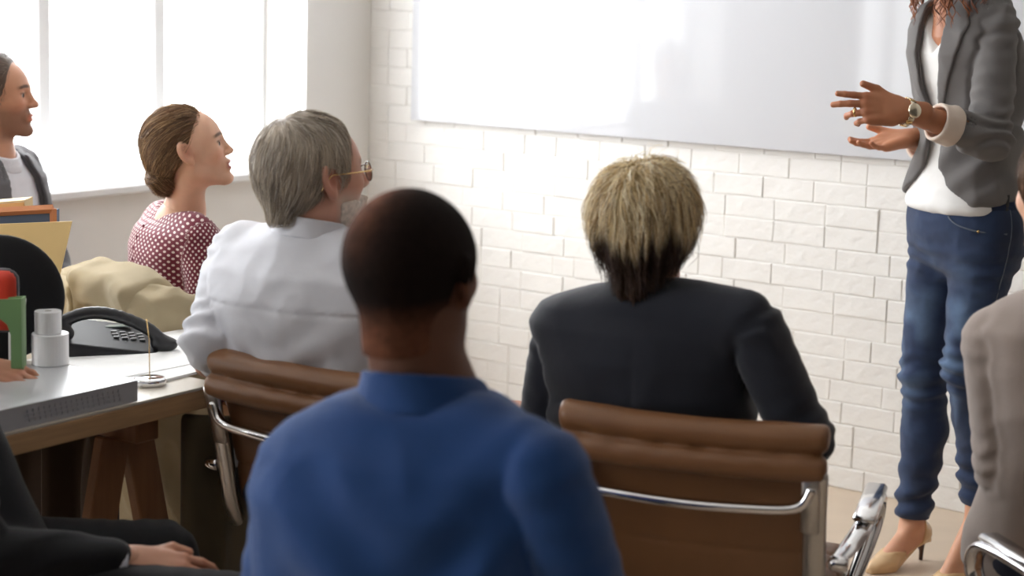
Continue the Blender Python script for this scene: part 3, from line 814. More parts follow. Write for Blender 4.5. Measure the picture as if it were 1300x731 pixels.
# ---------------------------------------------------------- 1. grey-haired man in white shirt
def grey_man():
    yaw = math.radians(32); C7 = at(380, 300, 3.40)
    f = V3(math.sin(yaw), math.cos(yaw), 0)
    P = V3(C7[0]+f[0]*.07, C7[1]+f[1]*.07, .55)
    B = Body(P, C7, yaw, sw=.185, wf=1.05, df=1.05)
    HO = at(398, 226, 3.42); HR = head_frame(math.radians(57), math.radians(6)); hs = 1.04
    base = lin((206, 158, 138))
    S = B.S
    eL, wL = elbow(S[0], at(262, 462, 3.45), .30, .16, -B.r-UP*.3)
    eL = at(268, 432, 3.42); wL = at(292, 470, 3.60)
    wR = at(632, 522, 3.52); eR, wR = elbow(S[1], wR, .31, .26, -UP-B.f*.2)
    handR = hand_mesh(wR, V3(1, .55, -.15), V3(.1, -.2, 1), 1, h=.0034, base=base, fore=wR+(eR-wR)*.35, curl=(.3, .35, .4, .5))
    handL = hand_mesh(wL, V3(.7, .7, -.25), V3(0, -.2, 1), -1, h=.004, base=base, fore=wL+(eL-wL)*.35)
    p, hf = skin_object(B, HO, HR, base, hs, head_kw=dict(nose=1.15, chub=1.5), col_kw=dict(stubble=(lin((205, 190, 178)), .75), brow=lin((150, 130, 115)), ruddy=.12),
        neck_r=.062, limbs=[([S[0], eL, wL], (.045, .038, .028)), ([S[1], eR, wR], (.045, .038, .028))], hands=[handR, handL], label='grey-haired man in glasses and white dress shirt seen from behind in a brown leather chair')
    m = cloth('white_shirt', (226, 227, 234), .8, noise=.015, bump=.5, bscale=12, bdist=.012, sheen=.05)
    arms = [(S[0], eL, eL+(wL-eL)*.93), (S[1], eR, eR+(wR-eR)*.80)]
    base_fn = top_fn(B, arms, off=.02, rs=(.064, .056, .054, .038), amp=.010, seed=4, torso_kw={}, nfr=6)
    def fn(X):
        d = base_fn(X); D = X-B.N; x = D@B.r; z = D[:, 2]
        # yoke seam and diagonal pulls from the armpits
        d = d+.003*np.exp(-((z+.13+.02*np.abs(x))/.0035)**2)*(D@B.f < .05)
        g = np.sin((z*1.0+x*.9)*48+3*noise3(X, 5, 2)); w = np.exp(-((x+.02)/.12)**2-((z+.28)/.10)**2)
        d = d-.009*g*w
        g2 = np.sin((z*1.2-x*.7)*55+3*noise3(X, 6, 5)); w2 = np.exp(-((x-.10)/.08)**2-((z+.32)/.12)**2)
        return d-.008*g2*w2
    pts = [B.P, B.N]+[q for a in arms for q in a]; lo, hi = bounds(pts, .17); hi[2] = B.N[2]+.06
    sdf_obj('shirt', fn, lo, hi, .006, m, p)
    mk_collar(p, B, hf, -.012, .030, .017, .008, m, h=.0035)
    kn, an = default_legs(B)
    legs_obj(B, p, kn, an, cloth('charcoal_trousers', (42, 42, 48)), seed=1)
    def hf_(Q):
        d = cap(Q, .0105); d = smin(d, s_ell(Q, (0, -.05, .0), (.066, .058, .06)), .02)
        d = smin(d, s_cone(Q, (0, -.06, -.03), (0, -.064, -.062), .042, .036), .02)
        n = noise3(np.c_[Q[:, 0]*70, Q[:, 1]*25, Q[:, 2]*25], 1, 3)
        return smax(d-.0016*n, hairline(Q, .044, .12, -.076), .006)
    greys = [lin(c) for c in ((208, 198, 182), (184, 172, 156), (228, 220, 208), (158, 146, 132), (196, 180, 156), (138, 126, 116))]
    crown = V3(.01, -.05, .11)
    def dirf(Q):
        r = Q-crown; r = r/(np.linalg.norm(r, axis=1)[:, None]+.01); top = np.clip((Q[:, 2]-.06)/.04, 0, 1)[:, None]
        return r*.8+V3(0, 0, -1)*(.8*(1-top))+V3(0, -.5, 0)*(1-top)+V3(.25, .0, 0)*top*np.sign(Q[:, :1]+.02)
    def colf(Q):
        n = noise3(np.c_[Q[:, 0]*40, Q[:, 1]*40, Q[:, 2]*14], 1, 8); a = np.array(lin((196, 184, 168))); b = np.array(lin((146, 134, 122)))
        c = a+(b-a)*np.clip(.5+n, 0, 1)[:, None]
        bald = np.exp(-((Q[:, 0]/.04)**2+((Q[:, 1]+.035)/.05)**2))*(Q[:, 2] > .07); return c+(np.array(lin((205, 172, 152)))-c)*bald[:, None]*.1
    hair_obj(p, HO, HR, hs, hf_, .003, colf, [dict(mask=lambda Q: (Q[:, 2] > -.07) , n=3600, dir=dirf, step=.0065, seg=6, w=.00042, cols=greys, lift=.0022, stray=.16, seed=2)])
    # short white beard following the jaw
    def bf(Q):
        x = np.abs(Q[:, 0]); d = head_sdf(Q, nose=1.15, chub=1.5)-.0045-.0012*noise3(Q, 160, 3)
        lim = smax(np.abs(Q[:, 2]+.078)-.034, .02-Q[:, 1], .01)
        lim = smax(lim, -(s_ell(Q, (0, .1, -.057), (.024, .03, .011))), .004)
        lim = smax(lim, -(s_ell(np.c_[x, Q[:, 1:]], (.045, .085, -.03), (.02, .03, .024))), .006)
        return smax(d, lim, .004)
    O = np.array(HO); v, q = mesh_sdf(lambda X: bf((X-O)@HR.T/hs)*hs, O-.15, O+.15, .0032)
    cb = np.tile(np.array(lin((205, 192, 180))), (len(v), 1))*(1+.25*noise3(v, 200, 1))[:, None]
    obj('beard', v, q, M_hair, p, colors=cb)
    # glasses
    H = lambda *a: O+HR.T@(V3(*a)*hs)
    Mt = mat('tortoise_frame', lin((92, 56, 34)), .25); Mg = mat('gold_metal', (.75, .52, .24), .22, metal=1)
    gl = obj('glasses', *join(tube([H(-.009, .108, .008), H(0, .111, .012), H(.009, .108, .008)], .0014, 8)), Mt, p)
    Mlens = mat('lens', (.9, .95, 1), .03); Mlens.node_tree.nodes['Principled BSDF'].inputs['Transmission Weight'].default_value = 1; Mlens.node_tree.nodes['Principled BSDF'].inputs['IOR'].default_value = 1.05
    for k in (-1, 1):
        ang = np.linspace(0, 2*math.pi, 25); ring = np.array([H(k*(.033+.0245*math.cos(a)), .107-.012*abs(.033+.0245*math.cos(a)-.01)/.05, .003+.0185*math.sin(a)) for a in ang])
        obj('rim', *tube(ring, .0013, 8, cap=False), Mt, gl)
        n_ = len(ring)-1; obj('lens', np.vstack([ring[:-1], [ring[:-1].mean(0)]]), [(i, (i+1) % n_, n_) for i in range(n_)], Mlens, gl)
        obj('temple', *tube([H(k*.057, .098, .009), H(k*.072, .085, .010), H(k*.0785, .03, .012), H(k*.0815, .0, .014), H(k*.082, -.018, .0), H(k*.079, -.024, -.014)], [.0017, .0016, .0015, .0015, .0015, .0017], 8), Mt if k < 0 else Mg, gl, label=None if k < 0 else 'gold-coloured metal temple arm')
    # dark wristwatch on his right forearm
    ax = nrm(wR-eR); wc = wR-ax*.015; Rw = frame_yx(ax, UP)
    w = obj('wristwatch', *tube([wc+Rw.T@V3(.034*math.cos(a), 0, .031*math.sin(a)) for a in np.linspace(0, 2*math.pi, 25)], .004, 8, flat=2.4, up=ax), M_rubber, p, label='black wristwatch')
    obj('watch_face', *lathe([(0, 0), (.021, 0), (.021, .008), (.018, .010), (0, .010)], 24, c=wc+UP*.031, R=None), M_chrome, w)
    ch = make_chair('office_chair', 'brown leather and chrome office chair under the grey-haired man, beside the table', group=None)
    return p, B, ch

# ---------------------------------------------------------- 2. blond person in dark blazer
def blond():
    yaw = math.radians(14); C7 = at(818, 372, 3.10); f = V3(math.sin(yaw), math.cos(yaw), 0)
    P = V3(C7[0]+f[0]*.09+.02, C7[1]+f[1]*.09, .54); B = Body(P, C7, yaw, sw=.182, wf=1.0, df=.98)
    HO = at(820, 300, 3.13); HR = head_frame(math.radians(20), math.radians(2)); hs = 1.0; base = lin((222, 172, 150)); S = B.S
    S[0] = at(712, 432, 3.16); S[1] = at(958, 422, 3.02)
    eL = at(688, 560, 3.18); wL = eL+B.f*.22+B.r*.05+UP*.0
    eR = at(1020, 555, 3.0); wR = eR+B.f*.24-B.r*.04-UP*.03
    hs_ = [hand_mesh(wR, B.f-UP*.3, UP, 1, h=.004, base=base, fore=wR+(eR-wR)*.3, curl=(.5, .5, .5, .5)), hand_mesh(wL, B.f-UP*.3, UP, -1, h=.004, base=base, fore=wL+(eL-wL)*.3, curl=(.5, .5, .5, .5))]
    p, hf = skin_object(B, HO, HR, base, hs, head_kw=dict(), col_kw=dict(), neck_r=.052, limbs=[([S[0], eL, wL], (.04, .034, .024)), ([S[1], eR, wR], (.04, .034, .024))], hands=hs_, label='person with short blond hair and a dark navy blazer, back to us, centre right')
    m = cloth('navy_blazer', (34, 37, 47), .8, noise=.06, bump=.22, sheen=.25, bscale=40)
    arms = [(S[0], eL, wL-(wL-eL)*.05), (S[1], eR, wR-(wR-eR)*.05)]
    TA = np.array([.16, .17, .180, .180, .166, .165, .176, .186, .192, .165, .082, .06])
    bf = top_fn(B, [], off=.022, amp=.006, seed=11, torso_kw=dict(TA=TA), nfr=5, thi=.985, pad=.002)
    def fn(X):
        D = X-B.N; x = D@B.r; z = D[:, 2]; y = D@B.f
        d = bf(X)
        for k in (0, 1):   # padded square shoulders
            d = smin(d, s_cone(X, B.N+(S[k]-B.N)*.35+UP*-.012, S[k]+UP*.012-(S[k]-B.N)*.06, .045, .044), .03)
        d = d+.0025*np.exp(-(x/.002)**2)*(y < 0)*(z < -.07)                    # centre seam
        g = np.sin((z+.25*np.abs(x))*60+4*noise3(X, 4, 2))*np.exp(-((z+.27)/.09)**2); d = d-.006*g
        for k, (s, e, w) in enumerate(arms):
            a = smin(s_cone(X, s, e, .058, .051), s_cone(X, e, w, .051, .038), .02)
            a = a-arm_folds(X, s, e, .0045, 20+k)-folds(X, .003, 10, 21)
            d = seam(d, a, .006, .006, .005)
        return d
    pts = [B.P, B.N]+[q for a in arms for q in a]; lo, hi = bounds(pts, .15); hi[2] = B.N[2]+.06
    sdf_obj('blazer', fn, lo, hi, .0058, m, p)
    mk_collar(p, B, hf, -.04, .024, .024, .010, m, h=.0038, openf=.03)
    kn, an = default_legs(B, spread=.14)
    kn[1] = kn[1]+B.r*.06
    legs_obj(B, p, kn, an, cloth('black_trousers', (30, 31, 36)), seed=2)
    def hfn(Q):
        d = s_ell(Q, (0, -.014, .057), (.086, .108, .082))
        d = smin(d, s_ell(Q, (0, -.034, .012), (.083, .083, .062)), .02)
        d = smin(d, s_cone(Q, (0, -.052, -.02), (0, -.058, -.08), .05, .034), .02)
        x = np.abs(Q[:, 0]); cut = Q[:, 1]-(.055+.5*Q[:, 2]); cut = smax(cut, (-.028+.9*np.clip(Q[:, 1]+.01, 0, 1)-1.2*np.clip(-Q[:, 1]-.0, 0, .08))-Q[:, 2], .012)
        cut = np.where(x < .0, cut, cut)
        n = noise3(np.c_[np.arctan2(Q[:, 0], -Q[:, 1]-.02)*9, Q[:, 2]*16, Q[:, 1]*5], 1, 7); n2 = noise3(np.c_[np.arctan2(Q[:, 0], -Q[:, 1]-.02)*26, Q[:, 2]*18, Q[:, 1]*9], 1, 9)
        return smax(d-.0085*n-.003*n2, cut, .01)
    cols = [lin(c) for c in ((230, 212, 170), (244, 232, 202), (212, 188, 142), (178, 148, 102), (236, 220, 184), (146, 116, 78), (250, 242, 220))]
    cr = V3(-.012, -.03, .14)
    def dirf(Q):
        r = Q-cr; r = r/(np.linalg.norm(r, axis=1)[:, None]+.01); s = np.clip((.11-Q[:, 2])/.06, 0, 1)[:, None]
        tw = V3(.4, 0, 0)*np.sin(Q[:, 0:1]*40+1)
        return r+V3(0, 0, -1.2)*s+tw
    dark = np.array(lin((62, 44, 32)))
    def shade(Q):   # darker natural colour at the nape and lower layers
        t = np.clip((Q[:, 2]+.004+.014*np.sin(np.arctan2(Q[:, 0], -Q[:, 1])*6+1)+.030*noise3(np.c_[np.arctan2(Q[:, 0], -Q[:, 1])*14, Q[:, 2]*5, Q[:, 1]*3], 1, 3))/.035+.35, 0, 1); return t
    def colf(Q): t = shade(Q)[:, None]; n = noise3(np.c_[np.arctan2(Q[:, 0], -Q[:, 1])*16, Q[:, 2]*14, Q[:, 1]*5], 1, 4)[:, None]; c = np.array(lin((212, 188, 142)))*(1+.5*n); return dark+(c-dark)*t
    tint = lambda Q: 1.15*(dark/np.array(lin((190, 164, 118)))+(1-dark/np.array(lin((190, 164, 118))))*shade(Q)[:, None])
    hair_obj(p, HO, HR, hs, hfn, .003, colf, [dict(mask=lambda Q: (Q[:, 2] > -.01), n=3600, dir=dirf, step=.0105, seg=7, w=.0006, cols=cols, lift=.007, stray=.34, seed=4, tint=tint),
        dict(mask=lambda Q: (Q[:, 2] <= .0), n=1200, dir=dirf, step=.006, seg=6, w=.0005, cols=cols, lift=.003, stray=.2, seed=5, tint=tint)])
    return p, B

# ---------------------------------------------------------- 3. front man in blue polo
def front_man():
    yaw = math.radians(9); C7 = at(532, 505, 2.30); f = V3(math.sin(yaw), math.cos(yaw), 0)
    P = V3(C7[0]+f[0]*.0, C7[1]+f[1]*.0, .46); B = Body(P, C7, yaw, sw=.19, wf=1.10, df=1.1)
    HO = at(525, 356, 2.34); HR = head_frame(math.radians(24), math.radians(2), math.radians(3)); hs = 1.05; base = lin((104, 68, 52)); S = B.S
    S[0] = at(386, 600, 2.32); S[1] = at(690, 606, 2.22)
    eL = at(352, 790, 2.32); wL = eL+B.f*.22+B.r*.1; eR = at(752, 800, 2.22); wR = eR+B.f*.22-B.r*.1
    hs_ = [hand_mesh(wR, B.f-B.r*.5, UP, 1, h=.005, base=base, fore=eR), hand_mesh(wL, B.f+B.r*.5, UP, -1, h=.005, base=base, fore=eL)]
    def armskin(X): return np.minimum(s_cone(X, S[0], eL, .04, .038), s_cone(X, S[1], eR, .04, .038))
    p, hf = skin_object(B, HO, HR, base, hs, head_kw=dict(nose=1.1), col_kw=dict(lips=lin((90, 50, 45))), neck_r=.066, limbs=[([S[0], eL, wL], (.04, .034, .024)), ([S[1], eR, wR], (.04, .034, .024))], hands=hs_, label='man with close-cropped dark hair and a blue polo shirt, back to us in the foreground', h=.0036)
    for k, (s, e) in enumerate(((S[0], eL), (S[1], eR))): pass
    m = cloth('blue_polo', (27, 65, 120), .85, noise=.05, bump=.5, sheen=.2, bscale=22, weave=.4, wscale=1800)
    arms = [(S[0], eL, None), (S[1], eR, None)]
    TA = np.array([.16, .165, .172, .178, .172, .175, .186, .190, .168, .118, .076, .062])
    bf = top_fn(B, [], off=.016, amp=.011, seed=31, torso_kw=dict(TA=TA), nfr=5, thi=.99)
    def fn(X):
        D = X-B.N; x = D@B.r; z = D[:, 2]; d = bf(X)
        g = np.sin((z+.8*x)*38+3*noise3(X, 4, 2))*np.exp(-((x+.08)/.08)**2-((z+.2)/.13)**2); d = d-.010*g
        g = np.sin((z-.9*x)*36+3*noise3(X, 4, 5))*np.exp(-((x-.10)/.08)**2-((z+.24)/.13)**2); d = d-.010*g
        for k, (s, e, _) in enumerate(arms):
            t = e-s; end = s+t*.80
            a = s_cone(X, s-t*.02, end, .066, .063); a = smax(a, (X-end)@nrm(t), .008)
            a = a-arm_folds(X, s, end, .004, 40+k)-folds(X, .004, 9, 33); d = seam(d, a, .02, .005, .007)
        return d
    pts = [B.P, B.N, S[0], S[1], eL, eR]; lo, hi = bounds(pts, .16); hi[2] = B.N[2]+.05
    sdf_obj('polo_shirt', fn, lo, hi, .007, m, p)
    mk_collar(p, B, hf, -.03, .026, .024, .010, m, h=.0045)
    inv = [s_ for s_ in hs_]
    for k, (s, e) in enumerate(((S[0], eL), (S[1], eR))):
        pass
    kn, an = default_legs(B)
    kn = [V3(k[0], k[1], .46) for k in kn]
    legs_obj(B, p, kn, an, cloth('navy_trousers', (34, 38, 52)), seed=3)
    def hfn(Q):
        d = head_sdf(Q, nose=1.1)*1.0; d = smin(d, s_cone(Q, (0, -.045, -.03), (0, -.05, -.085), .048, .044), .02)-.0022-.0007*noise3(Q, 220, 3)
        e = smax(cap(Q, .0045), -1e3+Q[:, 0]*0, .01); d = smin(d, e, .01)
        return smax(d, hairline(Q, .038, .5, -.085), .004)
    def colf(Q):
        b = np.array(lin((28, 20, 18))); s = np.array(lin((112, 72, 54)))
        crown = np.exp(-(((Q[:, 0]+.028)/.032)**2+((Q[:, 1]+.045)/.06)**2))*np.clip((Q[:, 2]-.02)/.07, 0, 1)*.95
        fade = np.clip((-.012-Q[:, 2])/.06, 0, .85)
        a = np.clip(np.maximum(crown, fade)*(1+.3*noise3(Q, 60, 2)), 0, 1)[:, None]
        return b+(s-b)*a
    ho = hair_obj(p, HO, HR, hs, hfn, .0034, colf); ho.data.materials[0] = mat('buzzed_hair', attr='Col', rough=.95, spec=.12, noise=.25, nscale=110, bump=.6, bscale=420, bdist=.002)
    # stool below the frame
    return p, B

# ---------------------------------------------------------- 4. woman in polka-dot dress
def dotted_mat():
    m = mat('polka_dot_dress', lin((108, 20, 46)), .75, bump=.2, bscale=40, weave=.2, sheen=.2)
    nt = m.node_tree; N = nt.nodes; L = nt.links; b = N['Principled BSDF']
    a = N.new('ShaderNodeAttribute'); a.attribute_name = 'pat'
    def dots(offx, offy):
        ad = N.new('ShaderNodeVectorMath'); ad.operation = 'ADD'; ad.inputs[1].default_value = (offx, offy, 0); L.new(a.outputs['Vector'], ad.inputs[0])
        fr = N.new('ShaderNodeVectorMath'); fr.operation = 'FRACTION'; L.new(ad.outputs[0], fr.inputs[0])
        sb = N.new('ShaderNodeVectorMath'); sb.operation = 'SUBTRACT'; sb.inputs[1].default_value = (.5, .5, 0); L.new(fr.outputs[0], sb.inputs[0])
        mu = N.new('ShaderNodeVectorMath'); mu.operation = 'MULTIPLY'; mu.inputs[1].default_value = (1, 1, 0); L.new(sb.outputs[0], mu.inputs[0])
        ln = N.new('ShaderNodeVectorMath'); ln.operation = 'LENGTH'; L.new(mu.outputs[0], ln.inputs[0]); return ln.outputs['Value']
    mn = N.new('ShaderNodeMath'); mn.operation = 'MINIMUM'; L.new(dots(0, 0), mn.inputs[0]); L.new(dots(.5, .5), mn.inputs[1])
    r = N.new('ShaderNodeMapRange'); r.inputs['From Min'].default_value = .16; r.inputs['From Max'].default_value = .21; r.inputs['To Min'].default_value = 1; r.inputs['To Max'].default_value = 0
    L.new(mn.outputs[0], r.inputs['Value'])
    mx = N.new('ShaderNodeMix'); mx.data_type = 'RGBA'; mx.inputs['A'].default_value = (*lin((112, 22, 48)), 1); mx.inputs['B'].default_value = (*lin((232, 214, 210)), 1)
    L.new(r.outputs[0], mx.inputs['Factor']); L.new(mx.outputs['Result'], b.inputs['Base Color'])
    return m

def woman():
    yaw = math.radians(62); C7 = at(212, 262, 4.46); f = V3(math.sin(yaw), math.cos(yaw), 0)
    P = V3(C7[0]+f[0]*.06, C7[1]+f[1]*.06, .54); B = Body(P, C7, yaw, sw=.165, wf=.90, df=.90)
    HO = at(240, 192, 4.45); HR = head_frame(math.radians(82), math.radians(14)); hs = .97; base = lin((228, 180, 152)); S = B.S
    eR = at(262, 425, 4.28); wR = eR+B.f*.2+B.r*-.05; eL = S[0]-UP*.28+B.f*.04; wL = eL+B.f*.22+B.r*.1
    hs_ = [hand_mesh(wR, B.f-UP*.2, UP, 1, h=.004, base=base, fore=eR, s=.92, curl=(.5, .5, .5, .5)), hand_mesh(wL, B.f-UP*.2, UP, -1, h=.004, base=base, fore=eL, s=.92, curl=(.5, .5, .5, .5))]
    p, hf = skin_object(B, HO, HR, base, hs, head_kw=dict(fem=1., open_=.007, jaw=.9, nose=.92), col_kw=dict(fem=1, lips=lin((178, 84, 80)), brow=lin((84, 58, 42)), ruddy=.1), neck_r=.046, limbs=[([S[0], eL, wL], (.04, .034, .024)), ([S[1], eR, wR], (.04, .034, .024))], hands=hs_, label='brown-haired woman in burgundy polka-dot dress, her face in profile, looking up', h=.0028)
    m = dotted_mat(); Rt = np.array([B.r, B.f, UP])
    bf = top_fn(B, [], off=.010, amp=.0025, seed=41, thi=.90)
    def armd(X, off=0): return smin(s_cone(X, S[1], eR, .047+off, .040+off), s_cone(X, eR, wR-(wR-eR)*.3, .040+off, .034+off), .02), smin(s_cone(X, S[0], eL, .047+off, .040+off), s_cone(X, eL, wL-(wL-eL)*.3, .04+off, .034+off), .02)
    nb = B.N+B.f*.045
    def fn(X):
        d = bf(X); a, b_ = armd(X); d = smin(d, a-arm_folds(X, S[1], eR, .004, 45), .02); d = smin(d, b_, .02)
        D = X-B.N; y = D@B.f
        # wide round neckline, slightly lower in front
        pl = D[:, 2]+.032+.25*np.clip(y, -.05, .2)-.35*np.abs(D@B.r); d = smax(d, pl, .004)
        # open placket at the back: button line
        x = D@B.r; d = d+.002*np.exp(-((x)/.0025)**2)*(y < 0)-.0012*np.exp(-((x)/.009)**2)*(y < 0)
        return d
    def vec(v):
        D = (v-B.P)@Rt.T; a, b_ = armd(v); t = bf(v); th = np.arctan2(D[:, 0], -D[:, 1]+.03); out = np.c_[th*.135, D[:, 2], 0*th]
        for (s, e, dd) in ((S[1], eR, a), (S[0], eL, b_)):
            ax = nrm(e-s); R = frame_yx(ax, B.f); Q = (v-s)@R.T; aa = np.arctan2(Q[:, 2], Q[:, 0])*.052; o = np.c_[aa+.3, Q[:, 1], aa*0]; k = dd < t; out[k] = o[k]
        return out/.0165
    lo, hi = bounds([B.P, B.N]+S+[eL, eR, wL, wR], .13); hi[2] = B.N[2]+.04
    sdf_obj('dress', fn, lo, hi, .0055, m, p, vecfn=vec)
    for i in range(5):
        z = B.N[2]-.05-.028*i
        tt = V3(*(B.N+(B.P-B.N)*(.05*i+.08))[:2], z)
        # find back surface point
        ray_ = np.array([tt-B.f*q for q in np.linspace(0, .2, 120)]); k = np.argmax(fn(ray_) > 0); c = ray_[k]
        obj('button', *lathe([(0, -.002), (.0052, -.002), (.006, 0), (.0045, .002), (0, .0025)], 14, c=c, R=np.array([B.r, UP, -B.f])), cloth('burgundy_button', (96, 22, 44)), p)
    kn, an = default_legs(B, .09); legs_obj(B, p, kn, an, cloth('burgundy_skirt', (84, 22, 42)), name='skirt', seed=4, r=(.08, .062, .05, .035))
    # hair with a low rolled bun
    bun = V3(0, -.086, -.066)
    def hfn(Q):
        d = s_ell(Q, (0, -.020, .036), (.081, .099, .089)); d = smin(d, s_ell(Q, (0, -.066, -.012), (.062, .046, .055)), .03)
        x = np.abs(Q[:, 0])
        cut = Q[:, 1]-(.052+.30*Q[:, 2]-.25*np.clip(-Q[:, 2], 0, .1)*0); cut = smax(cut, (-.030+1.1*np.clip(Q[:, 1]+.035, 0, 1)-1.0*np.clip(-Q[:, 1]-.035, 0, .1))-Q[:, 2], .012)
        E = np.c_[x, Q[:, 1], Q[:, 2]]-V3(.078, .004, -.010); cut = smax(cut, -(np.linalg.norm((E+V3(0, .0, .006))/V3(.03, .016, .020), axis=1)-1)*.016, .006)
        d = smax(d, cut, .01)
        b = s_ell(Q, bun, (.046, .033, .034)); d = smin(d, b, .010)
        # twisted roll over the bun
        a = np.linspace(-1.1, 1.1, 7); 
        for i in range(6):
            q = [V3(.048*math.sin(a[j]), -.080-.034*math.cos(a[j]), -.050+.008*math.sin(3*a[j])) for j in (i, i+1)]; d = smin(d, s_cone(Q, q[0], q[1], .011, .011), .006)
        n = noise3(np.c_[Q[:, 0]*30, Q[:, 1]*14, Q[:, 2]*30], 1, 7); return d-.0022*n
    cols = [lin(c) for c in ((128, 94, 66), (158, 122, 86), (98, 72, 50), (186, 150, 108), (82, 58, 42), (206, 172, 130))]
    def dirf(Q):
        t = (bun+V3(0, -.01, .02))-Q; t = t/(np.linalg.norm(t, axis=1)[:, None]+.01); up = np.clip((Q[:, 2]-.0)/.09, 0, 1)[:, None]
        d = t*(1.1-.7*up)+V3(0, -1, -.15)*up; near = (np.linalg.norm((Q-bun)/V3(1.3, 1, 1), axis=1) < .045)[:, None]
        tw = np.cross(Q-bun, V3(0, 1, .6))*22; return np.where(near, tw, d)
    def colf(Q):
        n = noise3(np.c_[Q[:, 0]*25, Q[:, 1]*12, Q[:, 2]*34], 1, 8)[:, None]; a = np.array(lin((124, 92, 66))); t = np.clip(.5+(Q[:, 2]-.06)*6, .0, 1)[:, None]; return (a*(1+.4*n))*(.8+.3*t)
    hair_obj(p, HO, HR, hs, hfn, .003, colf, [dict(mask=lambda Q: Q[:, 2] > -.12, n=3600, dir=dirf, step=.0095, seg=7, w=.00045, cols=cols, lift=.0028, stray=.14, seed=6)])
    # necklace
    Mg = mat('gold_metal', (.75, .52, .24), .22, metal=1); nbk = B.N+B.f*.045+V3(0, 0, -.01); pts = []
    for a in np.linspace(0, 2*math.pi, 49):
        d = B.r*math.cos(a)+B.f*math.sin(a); z = -.004-.05*max(math.sin(a), -.1)-.01*abs(math.cos(a)); rr = .03
        for it in range(60):
            if hf((nbk+d*rr+UP*z)[None])[0] > .0008: break
            rr += .0016
        pts.append(nbk+d*rr+UP*z)
    obj('necklace', *tube(pts, .0011, 6, cap=False), Mg, p)
    return p, B

# ---------------------------------------------------------- 5. bearded man in grey suit, far left
def left_man():
    yaw = math.radians(104); C7 = at(-32, 192, 4.84); f = V3(math.sin(yaw), math.cos(yaw), 0)
    P = V3(C7[0]+f[0]*.10, C7[1]+f[1]*.10, .55); B = Body(P, C7, yaw, sw=.185, wf=1.0, df=1.0)
    HO = at(-7, 124, 4.84); HR = head_frame(math.radians(86), math.radians(3)); hs = 1.03; base = lin((200, 148, 120)); S = B.S
    eR = at(10, 412, 4.66); wR = at(100, 362, 4.52); eL = S[0]-UP*.27+B.f*.1; wL = at(112, 430, 4.80)
    hs_ = [hand_mesh(wR, V3(.6, .3, -.3), V3(0, -.6, 1), 1, h=.004, base=base, fore=wR+(eR-wR)*.3), hand_mesh(wL, V3(.6, -.3, -.5), UP, -1, h=.004, base=base, fore=wL+(eL-wL)*.3)]
    p, hf = skin_object(B, HO, HR, base, hs, head_kw=dict(nose=1.1), col_kw=dict(stubble=(lin((92, 68, 56)), .6), brow=lin((60, 44, 36)), ruddy=.08), neck_r=.060, limbs=[([S[0], eL, wL], (.04, .034, .024)), ([S[1], eR, wR], (.04, .034, .024))], hands=hs_, label='bearded man in grey suit jacket and open white shirt at the far left window', h=.003)
    ms = cloth('white_shirt', (240, 240, 246)); mj = cloth('grey_suit', (92, 92, 96), .8, noise=.08, sheen=.2, weave=.5)
    bf = top_fn(B, [], off=.006, amp=.003, seed=51, thi=.985); lo, hi = bounds([B.P, B.N]+S, .17); hi[2] = B.N[2]+.05
    sdf_obj('shirt', bf, lo, hi, .007, ms, p)
    mk_collar(p, B, hf, -.014, .034, .018, .008, ms)
    arms = [(S[0], eL, wL-(wL-eL)*.08), (S[1], eR, wR-(wR-eR)*.12)]
    jf = top_fn(B, arms, off=.022, amp=.003, seed=52, thi=.985)
    def gap(z): t = np.clip((B.N[2]-.03-z)/.40, 0, 1); return .072+.030*np.sin(t*3.1)-.0*t
    def fn(X):
        D = X-B.N; x = np.abs(D@B.r); y = D@B.f; d = jf(X)
        op = smax(x-gap(X[:, 2]), .035-y, .01); d = smax(d, -op, .006); return smax(d, -(bf(X)+.000), .003)
    lo, hi = bounds([B.P, B.N]+[q for a in arms for q in a], .16); hi[2] = B.N[2]+.05
    sdf_obj('suit_jacket', fn, lo, hi, .006, mj, p)
    def lap(X):
        D = X-B.N; x = np.abs(D@B.r); y = D@B.f; z = D[:, 2]; g = gap(X[:, 2]); w = .008+.055*np.clip(1+(z+.09)/.3, 0, 1)*(z < .05)
        d = np.abs(jf(X)-.004)-.004; return smax(smax(smax(d, g-.002-x, .003), x-g-w, .003), smax(.03-y, np.abs(z+.19)-.18, .01), .003)
    sdf_obj('lapel', lap, lo, hi, .0055, mj, p)
    for k, (e, w) in enumerate(((eL, wL), (eR, wR))):
        obj('shirt_cuff', *tube([w-(w-e)*.16, w-(w-e)*.06, w+(w-e)*.02], [.038, .037, .0365], 18), ms, p)
    kn, an = default_legs(B); legs_obj(B, p, kn, an, mj, seed=5)
    def hfn(Q):
        d = cap(Q, .009); d = smin(d, s_ell(Q, (0, -.05, .0), (.064, .055, .06)), .02)
        return smax(d-.0012*noise3(Q, 90, 2), hairline(Q, .046, .10, -.078), .006)
    cols = [lin(c) for c in ((84, 68, 58), (110, 92, 80), (62, 50, 44), (136, 120, 108))]
    dirf = lambda Q: V3(0, .25, -1)*np.clip(1-Q[:, 2:3]*9, 0, 1)+V3(0, -1, .0)*np.clip(Q[:, 2:3]*9, 0, 1)
    hair_obj(p, HO, HR, hs, hfn, .0034, lambda Q: np.tile(np.array(lin((92, 76, 66))), (len(Q), 1)), [dict(mask=lambda Q: Q[:, 2] > -.08, n=1800, dir=dirf, step=.005, seg=5, w=.0005, cols=cols, lift=.002, stray=.15, seed=7)])
    # shirt placket buttons
    return p, B
